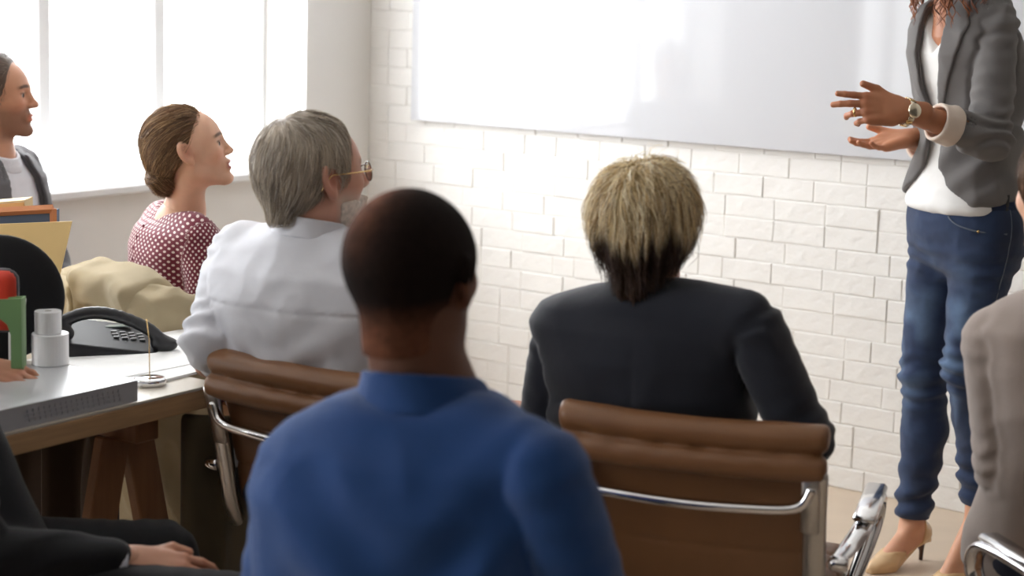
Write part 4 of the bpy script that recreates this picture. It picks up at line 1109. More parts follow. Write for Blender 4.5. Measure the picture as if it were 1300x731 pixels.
# ---------------------------------------------------------- 6. presenter
M_jeans = mat('denim', attr='Col', rough=.85, noise=.10, nscale=60, bump=.4, bscale=30, bdist=.004, weave=.6, wscale=2200, sheen=.1)
def presenter():
    yaw = math.radians(244); C7 = at(1232, 2, 4.54); f = V3(math.sin(yaw), math.cos(yaw), 0)
    P = at(1228, 268, 4.56); B = Body(P, C7, yaw, sw=.165, wf=.86, df=.86)
    HO = at(1205, -92, 4.50); HR = head_frame(math.radians(255), math.radians(-6)); hs = .98; base = lin((176, 118, 86)); S = B.S
    S[0] = at(1264, 28, 4.42); S[1] = at(1190, 40, 4.68)
    eL = at(1258, 176, 4.36); wL = at(1143, 140, 4.26)
    eR = at(1205, 190, 4.70); wR = at(1150, 176, 4.60)
    hL = hand_mesh(wL, V3(-1, -.10, .04), V3(-.05, -1, .34), -1, h=.0021, s=.97, base=base, fore=wL+(eL-wL)*.62, rf=.034, spread=.045,
                   curl=((.04, .08), (.20, .25), (.62, .6), (.80, .7)), thumb=(.052, .060, -.002), thumb_tip=(.062, .098, .004))
    hR = hand_mesh(wR, V3(-1, -.35, -.22), V3(.1, .30, -1), 1, h=.0022, s=.95, base=base*np.array([1.2, 1.25, 1.3]), fore=wR+(eR-wR)*.6, rf=.032, spread=.05,  # far hand: palm tone and its different lighting put into a paler base
                   curl=((.18, .15), (.2, .18), (.24, .2), (.3, .25)), thumb=(.058, .05, -.018), thumb_tip=(.066, .078, -.030))
    # bare ankles and feet
    ankR = at(1158, 661, 4.68); kneeR = at(1172, 478, 4.66); ankL = at(1243, 640, 4.50); kneeL = at(1226, 465, 4.48)
    feet = []
    FD = []
    for (an, td) in ((ankR, V3(-.80, -.60, 0)), (ankL, V3(-.9, -.4, 0))):
        d = nrm(td); side = np.cross(d, UP); heel = V3(an[0], an[1], .082)-d*.035; ball = heel+d*.132-UP*.062; toe = ball+d*.048-UP*.004
        def ff(X, an=an, heel=heel, ball=ball, toe=toe, side=side):
            q = smin(s_cone(X, an+UP*.10, an-UP*.01, .030, .029), s_cone(X, an-UP*.01, heel+UP*.004, .031, .027), .02)
            q = smin(q, s_cone(X, an-UP*.02, ball+UP*.010, .026, .020), .02); q = smin(q, s_cone(X, heel, ball, .024, .024), .02)
            q = smin(q, s_cone(X, ball+side*.016, toe+side*.006, .018, .012), .012); q = smin(q, s_cone(X, ball-side*.016, toe-side*.012, .017, .010), .012); return q
        pts = np.array([an+UP*.12, heel, toe]); v, q = mesh_sdf(ff, pts.min(0)-.05, pts.max(0)+.05, .0036)
        feet.append((v, q, np.tile(np.array(lin((214, 160, 130))), (len(v), 1)))); FD.append((d, side, heel, ball, toe, an, ff))
    org = V3(*P[:2], 0)
    p, hf = skin_object(B, HO, HR, base, hs, head_kw=dict(fem=1., jaw=.92), col_kw=dict(fem=1, lips=lin((150, 70, 66))), neck_r=.046, limbs=[([S[0], eL, wL+(eL-wL)*.3], (.038, .036, .030)), ([S[1], eR, wR+(eR-wR)*.3], (.038, .036, .028)), ([P-UP*.05+B.r*.08, kneeR, ankR+UP*.08], (.06, .040, .024)), ([P-UP*.05-B.r*.08, kneeL, ankL+UP*.08], (.065, .040, .024))], hands=[hL, hR]+feet, origin=org,
                        label='standing woman presenting in grey blazer, jeans and beige high heels')
    H = np.array(HO)
    ms = cloth('white_top', (232, 231, 229), .75, noise=.01, bump=.25); mj = cloth('grey_blazer', (112, 109, 108), .82, noise=.06, sheen=.2, weave=.6, wscale=1800, bump=.4, bscale=14, bdist=.008)
    TA = np.array([.150, .172, .182, .178, .160, .150, .160, .172, .168, .12, .062, .05]); TB = np.array([.10, .125, .13, .125, .108, .104, .125, .125, .10, .08, .058, .05])
    kw = dict(TA=TA, TB=TB)
    sf_ = top_fn(B, [], off=.004, amp=.003, seed=61, thi=.93, tlo=.0, torso_kw=kw, nfr=8)
    def sfn(X):
        D = X-B.N; z = D[:, 2]; y = D@B.f; x = np.abs(D@B.r)
        d = sf_(X); v = z+.02-.0*y+1.05*np.clip(y, -1, .2)-1.2*x; d = smax(d, v, .004)      # V neck
        return d
    lo, hi = bounds([P, C7]+S, .16); hi[2] = C7[2]+.04
    sdf_obj('white_top', sfn, lo, hi, .005, ms, p)
    jf0 = top_fn(B, [], off=.019, amp=.007, seed=62, thi=.975, tlo=.055, torso_kw=kw, nfr=6)
    arms = [(S[0], eL, eL+(wL-eL)*.46), (S[1], eR, eR+(wR-eR)*.45)]
    def jtor(X):
        D = X-B.N; d = jf0(X)
        for k in (0, 1): d = smin(d, s_cone(X, B.N+(S[k]-B.N)*.35-UP*.01, S[k]+UP*.012-(S[k]-B.N)*.08, .040, .046), .03)
        g = np.sin(((D@B.r)*1.2+D[:, 2]*.7)*55+3*noise3(X, 6, 3))*np.exp(-((D[:, 2]+.36)/.12)**2); return d-.006*g
    def gap(z):
        # z below C7: narrow V at top, closest at the waist, curving open to the hem
        t = -z; return np.interp(t, [0, .06, .16, .26, .32, .38, .43, .47, .51], [.040, .052, .046, .030, .018, .020, .034, .065, .12])
    def jfn(X):
        D = X-B.N; xs = D@B.r; x = np.abs(xs); y = D@B.f; d = jtor(X); g = gap(D[:, 2])
        op = smax(x-g, .02-y, .012); d = smax(d, -op, .006)
        for k, (s, e, w) in enumerate(arms):
            a = smin(s_cone(X, s, e, .058, .050), s_cone(X, e, w, .052, .044), .02); a = a-arm_folds(X, s, e, .009, 70+k)-folds(X, .007, 9, 63)
            a = smax(a, (X-w)@nrm(w-e), .006); d = seam(d, a, .006, .006, .005)
        for k in (0, 1): d = smax(d, -(s_cone(X, arms[k][1]+(arms[k][2]-arms[k][1])*.55, wL if k == 0 else wR, .036, .036)), .004)
        d = smax(d, -(jtor(X)+.012), .004)*1.0 if False else d
        core = smax(jtor(X)+.011, -(x*0+1), .004)
        # hollow front so the top shows between the fronts
        d = smax(d, -smax(core, (.03-y), .01), .004)
        return d
    lo, hi = bounds([P, C7]+[q for a in arms for q in a], .15); hi[2] = C7[2]+.06
    sdf_obj('blazer', jfn, lo, hi, .005, mj, p)
    def lap(X):
        D = X-B.N; x = np.abs(D@B.r); y = D@B.f; z = D[:, 2]; g = gap(z); w = .006+.060*np.clip((z+.31)/.26, 0, 1)*(1-.25*np.clip((z+.06)/.06, 0, 1))
        d = np.abs(jtor(X)-.0035)-.0035; return smax(smax(smax(d, g-.003-x, .003), x-g-w, .003), smax(.0-y, np.abs(z+.15)-.165, .01), .003)
    sdf_obj('lapel', lap, lo, hi, .0042, mj, p)
    mk_collar(p, B, hf, -.03, .012, .022, .010, mj, h=.004, front=.03, openf=.0)
    mc = cloth('pale_lining', (222, 206, 192), .8, bump=.5, bscale=50)
    for k, (e, w, ww) in enumerate(((eL, arms[0][2], wL), (eR, arms[1][2], wR))):
        d = nrm(ww-e); a0 = w-d*.012; a1 = w+d*.045
        def cf(X, a0=a0, a1=a1, d=d):
            u = (X-a0)@d; R = np.linalg.norm(X-a0-u[:, None]*d, axis=1); L = np.linalg.norm(a1-a0)
            q = np.abs(R-.0475+.004*u/L-.0022*noise3(X, 45, 5))-.0048; return smax(smax(q, -u, .006), u-L, .006)
        sdf_obj('turned_up_cuff', cf, a0-.08, a0+.08+(a1-a0), .003, mc, p)
    # jeans
    hip = [P+B.r*k*.085-UP*.03 for k in (-1, 1)]
    Rb = np.array([B.r, B.f, UP])
    legs = [(hip[1], kneeR, ankR+UP*.012), (hip[0], kneeL, ankL+UP*.0)]
    def jn(X):
        d = s_ell(X, P-UP*.02, (.172, .132, .16), Rb); d = smin(d, s_ell(X, P-UP*.07-B.f*.045, (.15, .10, .11), Rb), .03); D = X-P; z = D[:, 2]
        L = None
        for i, (h_, k_, a_) in enumerate(legs):
            mid = k_+(a_-k_)*.38-B.f*.022
            e = smin(s_cone(X, h_, k_, .092, .060), smin(s_cone(X, k_, mid, .058, .061), s_cone(X, mid, a_, .061, .047), .02), .02)
            t = X-k_; zz = t[:, 2]
            e = e-.006*np.sin(zz*150+5*noise3(X, 10, i))*np.exp(-(zz/.07)**2)            # knee creases
            za = X[:, 2]-a_[2]; e = e-.0075*np.sin(za*110+4*noise3(X, 9, i+4))*np.exp(-((za-.07)/.08)**2)
            e = smax(e, -za, .004); L = e if L is None else smin(L, e, .010)
        d = smin(d, L, .035)
        d = d-folds(X*V3(1, 1, 1.4), .0045, 11, 15)
        d = d-.004*np.sin(z*130+3*noise3(X, 9, 8))*np.exp(-((z+.14)/.05)**2)
        return smax(d, z-.055, .004)
    def jcol(v):
        b = np.array(lin((30, 50, 84))); hi_ = np.array(lin((104, 130, 162))); dk = np.array(lin((15, 25, 48))); c = np.tile(b, (len(v), 1))
        w = np.zeros(len(v))
        for h_, k_, a_ in legs:
            ax = nrm(k_-h_); D = v-h_; r = D-(D@ax)[:, None]*ax; r = r/(np.linalg.norm(r, axis=1)[:, None]+1e-6); u = v[:, 2]
            w = np.maximum(w, np.clip(r@nrm(B.f-B.r*.2), 0, 1)**3*np.exp(-((u-.62)/.22)**2))
        w = np.clip(w*(.5+.8*noise3(v, 20, 2))*.9, 0, 1)[:, None]; c = c+(hi_-c)*w
        n = np.clip(noise3(v*V3(1, 1, .6), 16, 9), 0, 1)[:, None]; return c+(dk-c)*n*.7
    lo, hi = bounds([P, P+UP*.06, kneeR, kneeL, ankR, ankL]+hip, .15)
    je = sdf_obj('jeans', jn, lo, hi, .0055, M_jeans, p, colfn=jcol)[0]
    def onsurf(c, d):   # walk outwards to the denim surface
        ray_ = np.array([c+d*q for q in np.linspace(0, .3, 400)]); s = jn(ray_); k = np.where(s < 0)[0]; return ray_[k[-1]+1] if len(k) and k[-1] < 399 else ray_[0]
    stitch = cloth('denim_stitch', (96, 104, 118)); left = -B.r
    seam_pts = [onsurf(P+UP*z+left*.02*0, nrm(left+B.f*.05)) for z in np.linspace(.04, -.10, 6)]+[onsurf(hip[0]+(kneeL-hip[0])*t, nrm(left+B.f*.05)) for t in np.linspace(.3, .95, 8)]
    obj('side_seam', *tube(seam_pts, .0014, 6), stitch, je)
    pk = [onsurf(P+UP*z, nrm(left*a+B.f*b)) for z, a, b in ((.035, .45, .9), (.0, .5, .87), (-.02, .65, .75), (-.032, .85, .5), (-.036, 1, .12))]
    obj('pocket_edge', *tube(catmull(pk, 5), .0022, 6), stitch, je)
    obj('rivet', *lathe([(0, 0), (.005, 0), (.004, .003), (0, .004)], 12, c=pk[-2], R=frame_yx(UP, np.cross(UP, left))[[0, 1, 2]]), mat('gold_metal', (.75, .52, .24), .22, metal=1), je)
    wb_ = [onsurf(P+UP*.03, nrm(left*math.cos(a)+B.f*math.sin(a))) for a in np.linspace(0, 2*math.pi, 40)]
    obj('waistband', *tube(wb_, .004, 6, flat=4., up=UP, cap=False), cloth('dark_denim', (26, 38, 66)), je)
    lp = onsurf(P+UP*.035, nrm(left+B.f*.1)); obj('belt_loop', *box((-.006, -.004, -.03), (.006, .006, .03), .002, R=np.array([B.f, -B.r, UP]), c=lp), M_rubber, je)
    # shoes
    msh = mat('beige_patent', lin((214, 178, 134)), .25, coat=.3); mst = mat('dark_strap', lin((70, 44, 32)), .4)
    for i, (d, side, heel, ball, toe, an, ff) in enumerate(FD):
        def shoe(X, d=d, side=side, heel=heel, ball=ball, toe=toe, ff=ff):
            D = X-heel; y = D@d; x = D@side; z = X[:, 2]
            sh = ff(X)-.004; sh = smin(sh, s_cone(X, ball, toe+d*.02-UP*.004, .024, .008), .015)
            top = ball[2]+.034-.16*np.clip(y-.12, 0, 1)
            toecap = smax(smax(sh, .085-y, .004), X[:, 2]-top+.12*np.clip(.12-y, 0, 1), .004)
            counter = smax(smax(sh, y-.018+.0*x, .004), X[:, 2]-(heel[2]+.045), .004)
            inner = smax(sh, y-.125, .004); sole_z = np.interp(y, [-.03, .02, .06, .132, .20], [heel[2]-.026, heel[2]-.028, heel[2]-.05, .0, .0])
            sole = smax(smax(np.abs(z-sole_z-.006)-.006, np.abs(x)-(.022+.012*np.exp(-((y-.13)/.05)**2)-.3*np.clip(y-.17, 0, 1)), .003), np.maximum(-.028-y, y-.206), .003)
            return smin(smin(toecap, counter, .003), sole, .003)
        lo, hi = np.minimum(heel, toe)-.06, np.maximum(heel, toe)+.07; lo[2] = -.01
        so = sdf_obj('shoe', shoe, lo, hi, .0028, msh, p)[0]
        hb = heel-d*.006
        obj('heel', *tube([hb+V3(0, 0, -.018), hb+V3(0, 0, -.035)-d*.002, V3(hb[0], hb[1], .028)-d*.006, V3(hb[0], hb[1], .0015)-d*.006], [.020, .012, .0065, .0055], 12), mst, so)
        A = [heel+side*.030*q_+UP*.03+d*.015 for q_ in (1,)]+[heel+side*.031+UP*.000+d*.05, ball+side*.030+UP*.010-d*.03]
        obj('strap', *tube(catmull(A, 5), .003, 6), mst, so)
    # hair: long auburn curls
    def hfn(Q):
        d = s_ell(Q, (0, -.02, .04), (.092, .108, .095)); d = smin(d, s_ell(Q, (0, -.045, -.09), (.11, .075, .12)), .04)
        cut = Q[:, 1]-(.04+.4*Q[:, 2]); cut = smax(cut, -.205-Q[:, 2], .01); return smax(d-.008*noise3(Q, 30, 3), cut, .01)
    O = np.array(HO); r = np.random.RandomState(9); cols = [lin(c) for c in ((132, 76, 48), (160, 96, 60), (96, 54, 36), (188, 124, 84))]
    A = []
    for i in range(300):
        th = r.uniform(-2.75, 2.75); ph = r.uniform(0, 6.28); R0 = r.uniform(.006, .010)
        top = V3(.09*math.sin(th), -.02-.10*math.cos(th)*1., .02+r.uniform(-.06, .04)); L = r.uniform(.16, .235)
        for j in range(3):
            t = np.linspace(0, 1, 20)[:, None]; c = top+V3(.03*math.sin(th), -.02*math.cos(th), -L)*t+r.randn(3)*.0015
            A.append(c+R0*np.c_[np.cos(t*22+ph+j*.2), np.sin(t*22+ph+j*.2), 0*t])
    a, b, c = ribbons(np.array(A), .0017, cols, 9); a = a*hs@HR+O
    v, q = mesh_sdf(lambda X: hfn((X-O)@HR.T/hs)*hs, O-.26, O+.18, .005); cc = np.tile(np.array(lin((110, 62, 42))), (len(v), 1))
    V, Q_, C_ = joinq((v, q, cc), (a, b, c)); obj('hair', V, Q_, M_hair, p, colors=C_)
    # bracelet watch and ring on the near hand
    Mg = mat('gold_metal', (.75, .52, .24), .22, metal=1); Mw = mat('steel_gold', (.78, .70, .55), .2, metal=1)
    ax = nrm(wL-eL); wc = wL-ax*.018; zf = nrm(V3(-.05, -1, .3)-ax*(V3(-.05, -1, .3)@ax)); xf = np.cross(ax, zf)
    wt = obj('wristwatch', *lathe([(0, 0), (.0175, 0), (.019, .003), (.0185, .008), (.016, .010), (0, .0095)], 26, c=wc+zf*.0285, R=np.array([xf, ax, zf])*np.array([[1], [1], [1]])), Mw, p)
    for i in range(20):
        a_ = i/20*2*math.pi
        if math.cos(a_) > .88: continue
        c_ = wc+zf*.0305*math.cos(a_)+xf*.0345*math.sin(a_); t_ = nrm(-zf*math.sin(a_)*.0305+xf*math.cos(a_)*.0345)
        obj('link', *box((-.0048, -.0085, -.0022), (.0048, .0085, .0022), .0012, R=np.array([t_, ax, np.cross(t_, ax)]), c=c_), Mg if i % 2 else Mw, wt)
    y_ = nrm(V3(-1, -.10, .04)); z_ = V3(-.05, -1, .34); z_ = nrm(z_-y_*(z_@y_)); x_ = np.cross(y_, z_); rc = wL+.97*(x_*-.0105+y_*.116+z_*-.006); dr = nrm(y_*.85-z_*.5)
    r1 = frame_yx(dr, x_)
    obj('ring', *tube([rc+r1.T@V3(.0105*math.cos(a), 0, .0105*math.sin(a)) for a in np.linspace(0, 2*math.pi, 21)], .0018, 8, flat=1.6, up=dr, cap=False), Mg, p)
    return p, B

# ---------------------------------------------------------- 7. person at the right edge
def right_person():
    yaw = math.radians(-14); C7 = at(1385, 372, 3.06); f = V3(math.sin(yaw), math.cos(yaw), 0)
    P = V3(C7[0]+f[0]*.09+.06, C7[1]+f[1]*.09, .54); B = Body(P, C7, yaw, sw=.185, wf=.98, df=.96)
    HO = at(1356, 252, 3.10); HR = head_frame(math.radians(-20), 0); hs = 1.0; base = lin((214, 166, 140)); S = B.S
    S[0] = at(1272, 440, 3.10)
    eL = at(1284, 590, 3.12); wL = eL+B.f*.20+B.r*.22; eR = S[1]-UP*.27; wR = eR+B.f*.24-B.r*.1
    hs_ = [hand_mesh(wR, B.f-UP*.3, UP, 1, h=.004, base=base, fore=eR), hand_mesh(wL, B.f-UP*.3, UP, -1, h=.004, base=base, fore=eL)]
    p, hf = skin_object(B, HO, HR, base, hs, neck_r=.052, limbs=[([S[0], eL, wL], (.04, .034, .024)), ([S[1], eR, wR], (.04, .034, .024))], hands=hs_, label='brown-haired person in taupe knit top cut off by the right edge')
    m = cloth('taupe_knit', (150, 136, 128), .9, noise=.05, bump=.3, sheen=.35, weave=.6, wscale=700)
    fn = top_fn(B, [(S[0], eL, wL-(wL-eL)*.1), (S[1], eR, wR)], off=.016, rs=(.072, .066, .058, .042), amp=.004, seed=71, thi=.985)
    lo, hi = bounds([B.P, B.N]+S+[eL, eR, wL, wR], .16); hi[2] = B.N[2]+.05
    sdf_obj('knit_top', fn, lo, hi, .0065, m, p)
    mk_collar(p, B, hf, -.03, .012, .016, .010, m)
    fl_ = V3(math.sin(.35), math.cos(.35), 0); rl_ = V3(math.cos(.35), -math.sin(.35), 0); kn = [B.P+fl_*.42+rl_*k*.09-UP*.02 for k in (-1, 1)]; an = [V3(*(k_-fl_*.03)[:2], .09) for k_ in kn]; legs_obj(B, p, kn, an, cloth('dark_jeans', (34, 40, 58)), seed=6)
    def hfn(Q):
        d = s_ell(Q, (0, -.02, .045), (.090, .108, .09)); d = smin(d, s_ell(Q, (0, -.04, -.02), (.088, .075, .075)), .02)
        cut = smax(Q[:, 1]-(.045+.4*Q[:, 2]), -.075-Q[:, 2], .01); n = noise3(np.c_[np.arctan2(Q[:, 0], -Q[:, 1])*8, Q[:, 2]*12, Q[:, 1]*5], 1, 7); return smax(d-.004*n, cut, .01)
    cols = [lin(c) for c in ((104, 76, 56), (132, 98, 72), (80, 58, 44))]; cr = V3(0, -.03, .14)
    dirf = lambda Q: (Q-cr)/(np.linalg.norm(Q-cr, axis=1)[:, None]+.01)+V3(0, 0, -1)*np.clip((.11-Q[:, 2:3])/.06, 0, 1)
    hair_obj(p, HO, HR, hs, hfn, .0035, lambda Q: np.tile(np.array(lin((104, 76, 58))), (len(Q), 1)), [dict(mask=lambda Q: Q[:, 2] > -.07, n=2200, dir=dirf, step=.008, seg=7, w=.0006, cols=cols, lift=.003, stray=.15, seed=8)])
    return p, B

# ---------------------------------------------------------- 8. man in black suit, lower left
def suit_man():
    yaw = math.radians(80); f = V3(math.sin(yaw), math.cos(yaw), 0)
    C7 = at(-205, 345, 2.92); P = V3(C7[0]+f[0]*.04, C7[1]+f[1]*.04, .51); B = Body(P, C7, yaw, sw=.19, wf=1.05, df=1.05)
    HO = V3(*(C7+f*.05)[:2], C7[2]+.145); HR = head_frame(math.radians(70)); base = lin((190, 138, 112)); S = B.S
    S[1] = at(-70, 470, 2.80)
    wR = at(166, 714, 2.85); eR, wR = elbow(S[1], wR, .31, .27, V3(-.1, -.3, -1))
    wL = onz(-32, 468, .795); S[0] = S[0]+f*.08; eL, wL = elbow(S[0], wL, .31, .27, V3(.2, .2, -1))
    hR = hand_mesh(wR, V3(1, -.05, -.14), V3(.15, -.55, 1), 1, h=.0028, s=.95, base=base, fore=wR+(eR-wR)*.35, curl=((.25, .35), (.3, .4), (.35, .45), (.4, .5)), thumb=(.058, .06, -.008), thumb_tip=(.060, .09, -.014))
    hL = hand_mesh(wL, V3(1, -.25, -.12), V3(.1, -.45, 1), -1, h=.0028, base=base*1.1, fore=wL+(eL-wL)*.35, curl=((.1, .2), (.15, .25), (.3, .4), (.4, .5)))
    p, hf = skin_object(B, HO, HR, base, 1.03, neck_r=.060, limbs=[([S[0], eL, wL], (.045, .038, .028)), ([S[1], eR, wR], (.045, .038, .028))], hands=[hR, hL], label='seated man in black suit with white cuff, cropped at the lower left', h=.005)
    m = cloth('black_suit', (17, 17, 20), .85, noise=.1, sheen=.08, bump=.3); ms = cloth('white_shirt', (240, 240, 246))
    arms = [(S[0], eL, wL-(wL-eL)*.14), (S[1], eR, wR-(wR-eR)*.15)]
    b0 = top_fn(B, arms, off=.022, rs=(.066, .058, .056, .043), amp=.004, seed=81, thi=.985)
    # jacket front falling over the lap
    lapA = B.P+B.f*.14+UP*.22; lapB = B.P+B.f*.24+B.r*.10-UP*.0
    def fn(X): return smin(b0(X), s_cone(X, lapA, lapB, .09, .10)-folds(X, .006, 6, 83), .05)
    lo, hi = bounds([B.P, B.N, lapA, lapB]+[q for a in arms for q in a], .17); hi[2] = B.N[2]+.05
    sdf_obj('suit_jacket', fn, lo, hi, .007, m, p)
    mk_collar(p, B, hf, -.014, .030, .016, .008, ms)
    for e, w in ((eL, wL), (eR, wR)): obj('shirt_cuff', *tube([w-(w-e)*.19, w-(w-e)*.10, w-(w-e)*.045], [.040, .039, .038], 18, flat=.9), ms, p)
    kn = [onz(200, 712, .50), onz(420, 790, .49)]; kn = [kn[0], kn[1]]; an = [V3(kn[0][0]+.03, kn[0][1]+.02, .09), V3(kn[1][0]+.04, kn[1][1], .09)]
    legs_obj(B, p, kn, an, cloth('black_suit', (17, 17, 20)), seed=7, r=(.092, .072, .066, .045))
    def hfn(Q): return smax(cap(Q, .010), hairline(Q), .006)
    hair_obj(p, HO, HR, 1.03, hfn, .006, lambda Q: np.tile(np.array(lin((60, 50, 44))), (len(Q), 1)))
    return p, B

def stool(loc, h, label, r=.17):
    t = thing('stool', label, 'stool', (loc[0], loc[1], 0))
    M = cloth('stool_fabric', (40, 40, 44)); 
    obj('seat', *lathe([(0, h-.045), (r-.01, h-.045), (r, h-.035), (r, h-.012), (r-.015, h), (0, h)], 32, c=(loc[0], loc[1], 0)), M, t)
    for k in range(4):
        a = math.pi/4+k*math.pi/2; d = V3(math.cos(a), math.sin(a), 0); c = V3(loc[0], loc[1], 0)
        obj('leg', *tube([c+d*(r-.04)+UP*(h-.045), c+d*(r+.03)], .012, 10), M_alu, t)
    return t
# ================================================================== PLACE PEOPLE AND CHAIRS
gm, gB, chair = grey_man()
bl, bB = blond(); fm, fB = front_man(); wo, wB = woman(); lm, lB = left_man(); pr, pB = presenter(); rp, rB = right_person(); su, sB = suit_man()
def place(ch, left_end, yaw, z=0):
    """put the backrest's top-left corner at a world point"""
    r = V3(math.cos(yaw), -math.sin(yaw), 0); f = V3(math.sin(yaw), math.cos(yaw), 0)
    c = np.array(left_end)+r*.238+f*.305; setloc(ch, (c[0], c[1], 0), -yaw); return c
place(chair, at(258, 476, 3.36), math.radians(31))
def chair_copy(label): c = copy_tree(chair); c['label'] = label; return c
c2 = chair_copy('brown leather and chrome office chair holding the blond person in the dark blazer')
place(c2, at(706, 533, 2.99), math.radians(17))
c3 = chair_copy('brown leather and chrome office chair at the right edge, under the taupe top')
A_ = onz(1246, 652, .655); yw = math.radians(-14); c3c = V3(A_[0], A_[1], 0)+V3(math.cos(yw), -math.sin(yw), 0)*.288-V3(math.sin(yw), math.cos(yw), 0)*.165; setloc(c3, c3c, -yw)
c4 = chair_copy('brown office chair mostly hidden beneath a draped beige coat')
CY4 = math.radians(50); c4c = place(c4, at(98, 350, 4.36), CY4); c4c[2] = 0
c5 = chair_copy('brown office chair of the bearded man, behind the folders'); setloc(c5, V3(lB.P[0], lB.P[1], 0), -lB.yaw)
stool((fB.P[0], fB.P[1]), .36, 'round stool beneath the man in the blue polo shirt')
stool((sB.P[0], sB.P[1]), .43, 'round stool beneath the man in the black suit')

# ------------------------------------------------------------------ beige coat over the woman's chair
def coat():
    f, r = V3(math.sin(CY4), math.cos(CY4), 0), V3(math.cos(CY4), -math.sin(CY4), 0); tilt = 13*math.pi/180; up = nrm(UP*math.cos(tilt)-f*math.sin(tilt)); fw = nrm(f*math.cos(tilt)+UP*math.sin(tilt))
    b0 = c4c-f*.205+UP*.46
    cm = cloth('beige_cotton', (184, 168, 136), .85, noise=.07, bump=.6, bscale=10, bdist=.015, sheen=.15)
    def warp(X):
        D = X-b0; x = D@r; y = D@fw; z = D@up; n = noise3(X*V3(1, 1, .5), 9, 4); n2 = noise3(X*V3(1, 1, .6), 22, 6)
        hang = np.clip((.42-z)/.12, .35, 1)
        fold = (.024*(1-2*np.abs(np.sin(x*17+1.8*n+2.5*z)))+.012*n+.006*(1-2*np.abs(n2)))*hang
        return x, y-.25*x*x+fold, z
    def fn(X):
        x, y, z = warp(X); z2 = z+.40*np.clip(np.abs(x)-.05, 0, 1)**1.6
        n3 = noise3(X*V3(1, 1, .7), 26, 9)
        return s_box(np.c_[x, y+.035, z2], (0, 0, .018), (.272, .062, .392), .045)*.8-.006*(1-2*np.abs(n3))
    lo, hi = bounds([b0+r*k*.33+up*z for k in (-1, 1) for z in (-.38, .48)], .16); lo[2] = .1
    v, q = mesh_sdf(fn, lo, hi, .0062)
    org = V3(c4c[0], c4c[1], 0); o = bpy.data.objects.new('coat', mkmesh('coat', v-org, q, cm, True)); col.objects.link(o); setloc(o, org)
    tag(o, 'beige cotton coat draped over the chair behind the woman', 'coat')
    # near sleeve hanging flat, and the turned-down collar
    def sl(X):
        x, y, z = warp(X); d = s_box(np.c_[(x+.13+.10*(z-.2)), y+.105, z], (0, 0, .14), (.075, .026, .24), .024)*.85
        return d-.006*np.sin(z*70+4*noise3(X, 7, 5))
    lo2, hi2 = bounds([b0-fw*.11-r*.15+up*z for z in (-.10, .40)], .16); sdf_obj('sleeve', sl, lo2, hi2, .006, cm, o)
    def co(X):
        x, y, z = warp(X); z2 = z+.40*np.clip(np.abs(x)-.05, 0, 1)**1.6
        return s_box(np.c_[x-.02, y+.045, z2+.35*np.abs(x)*0], (0, 0, .375-.0), (.17, .064, .048), .03)*.8-.004*noise3(X, 20, 8)
    lo2, hi2 = bounds([b0+up*.38-r*.2, b0+up*.38+r*.22], .12); sdf_obj('coat_collar', co, lo2, hi2, .005, cm, o)
    for i in range(4):
        z = .30-.055*i; cand = np.array([b0-fw*t-r*.225+up*z for t in np.linspace(.2, 0, 100)]); k = np.argmax(fn(cand) < 0); c = cand[k]
        obj('button', *lathe([(0, -.003), (.010, -.003), (.011, 0), (.008, .003), (0, .002)], 16, c=c, R=np.array([r, up, -fw])), cloth('horn_button', (110, 90, 60)), o)
    return o
coat()
def dark_coat(A=V3(-.52, 3.42, 0), wd=.15, mn='olive_cloth', cc=(84, 74, 56), label='dark olive jacket hanging in the shade at the table corner'):
    """olive cloth hanging from the grey-haired man's chair side, below the table corner"""
    a = onz(300, 520, .70)
    n_ = nrm(V3(.42, .9, 0)); s_ = V3(.9, -.42, 0)
    m = cloth(mn, cc, .9, noise=.1, bump=.4, bscale=18)
    def fn(X):
        D = X-A; x = D@s_; y = D@n_; z = X[:, 2]; n = noise3(X*V3(1, 1, .3), 9, 6)
        yy = y+.030*np.sin(x*48+3*n); w = .12+.05*np.clip((.6-z)/.5, 0, 1)
        return s_box(np.c_[x, yy, z], (0, 0, .345), (wd, .016, .335), .014)*.7
    lo, hi = bounds([A-s_*.2, A+s_*.2+UP*.72], .08); lo[2] = .0
    v, q = mesh_sdf(fn, lo, hi, .008); org = A.copy(); o = bpy.data.objects.new('jacket', mkmesh('jacket', v-org, q, m)); col.objects.link(o); setloc(o, org)
    return tag(o, label, 'jacket')

# ------------------------------------------------------------------ table
TZ = .74
TA_ = onz(279, 486, TZ)             # near right corner of the top
tdir = WN                            # front edge runs towards the camera
tside = nrm(V3(-.819, .574, 0))
M_wood = mat('table_wood', lin((184, 148, 108)), .5, noise=.2, nscale=7, bump=.15, bscale=30, stretch=(1, 1, 12)); M_top = mat('pale_table_top', lin((206, 198, 184)), .35, noise=.03, nscale=6)
tb = thing('table', 'wooden trestle table loaded with papers, phone and office boxes', 'table', TA_*V3(1, 1, 0))
TR = np.array([tdir, tside, UP])     # local x along the front edge, y to the window
def tbx(lo, hi, ch=0.): return box(lo, hi, ch, R=TR, c=V3(TA_[0], TA_[1], 0))
obj('tabletop', *tbx((0, 0, TZ-.006), (1.75, .82, TZ), .001), M_top, tb, smooth=False)
obj('top_edge', *tbx((.0, .0, TZ-.046), (1.75, .82, TZ-.0062), .002), M_wood, tb, smooth=False)
def board(a, b, w, th, yd, m=M_wood, name='leg', parent=tb):
    a = np.array(a, float); b = np.array(b, float); z = nrm(b-a); y = np.array(yd, float); y = nrm(y-z*(y@z)); x = np.cross(y, z); L = np.linalg.norm(b-a)
    return obj(name, *box((-w/2, -th/2, 0), (w/2, th/2, L), .003, R=np.array([x, y, z]), c=a), m, parent, smooth=False)
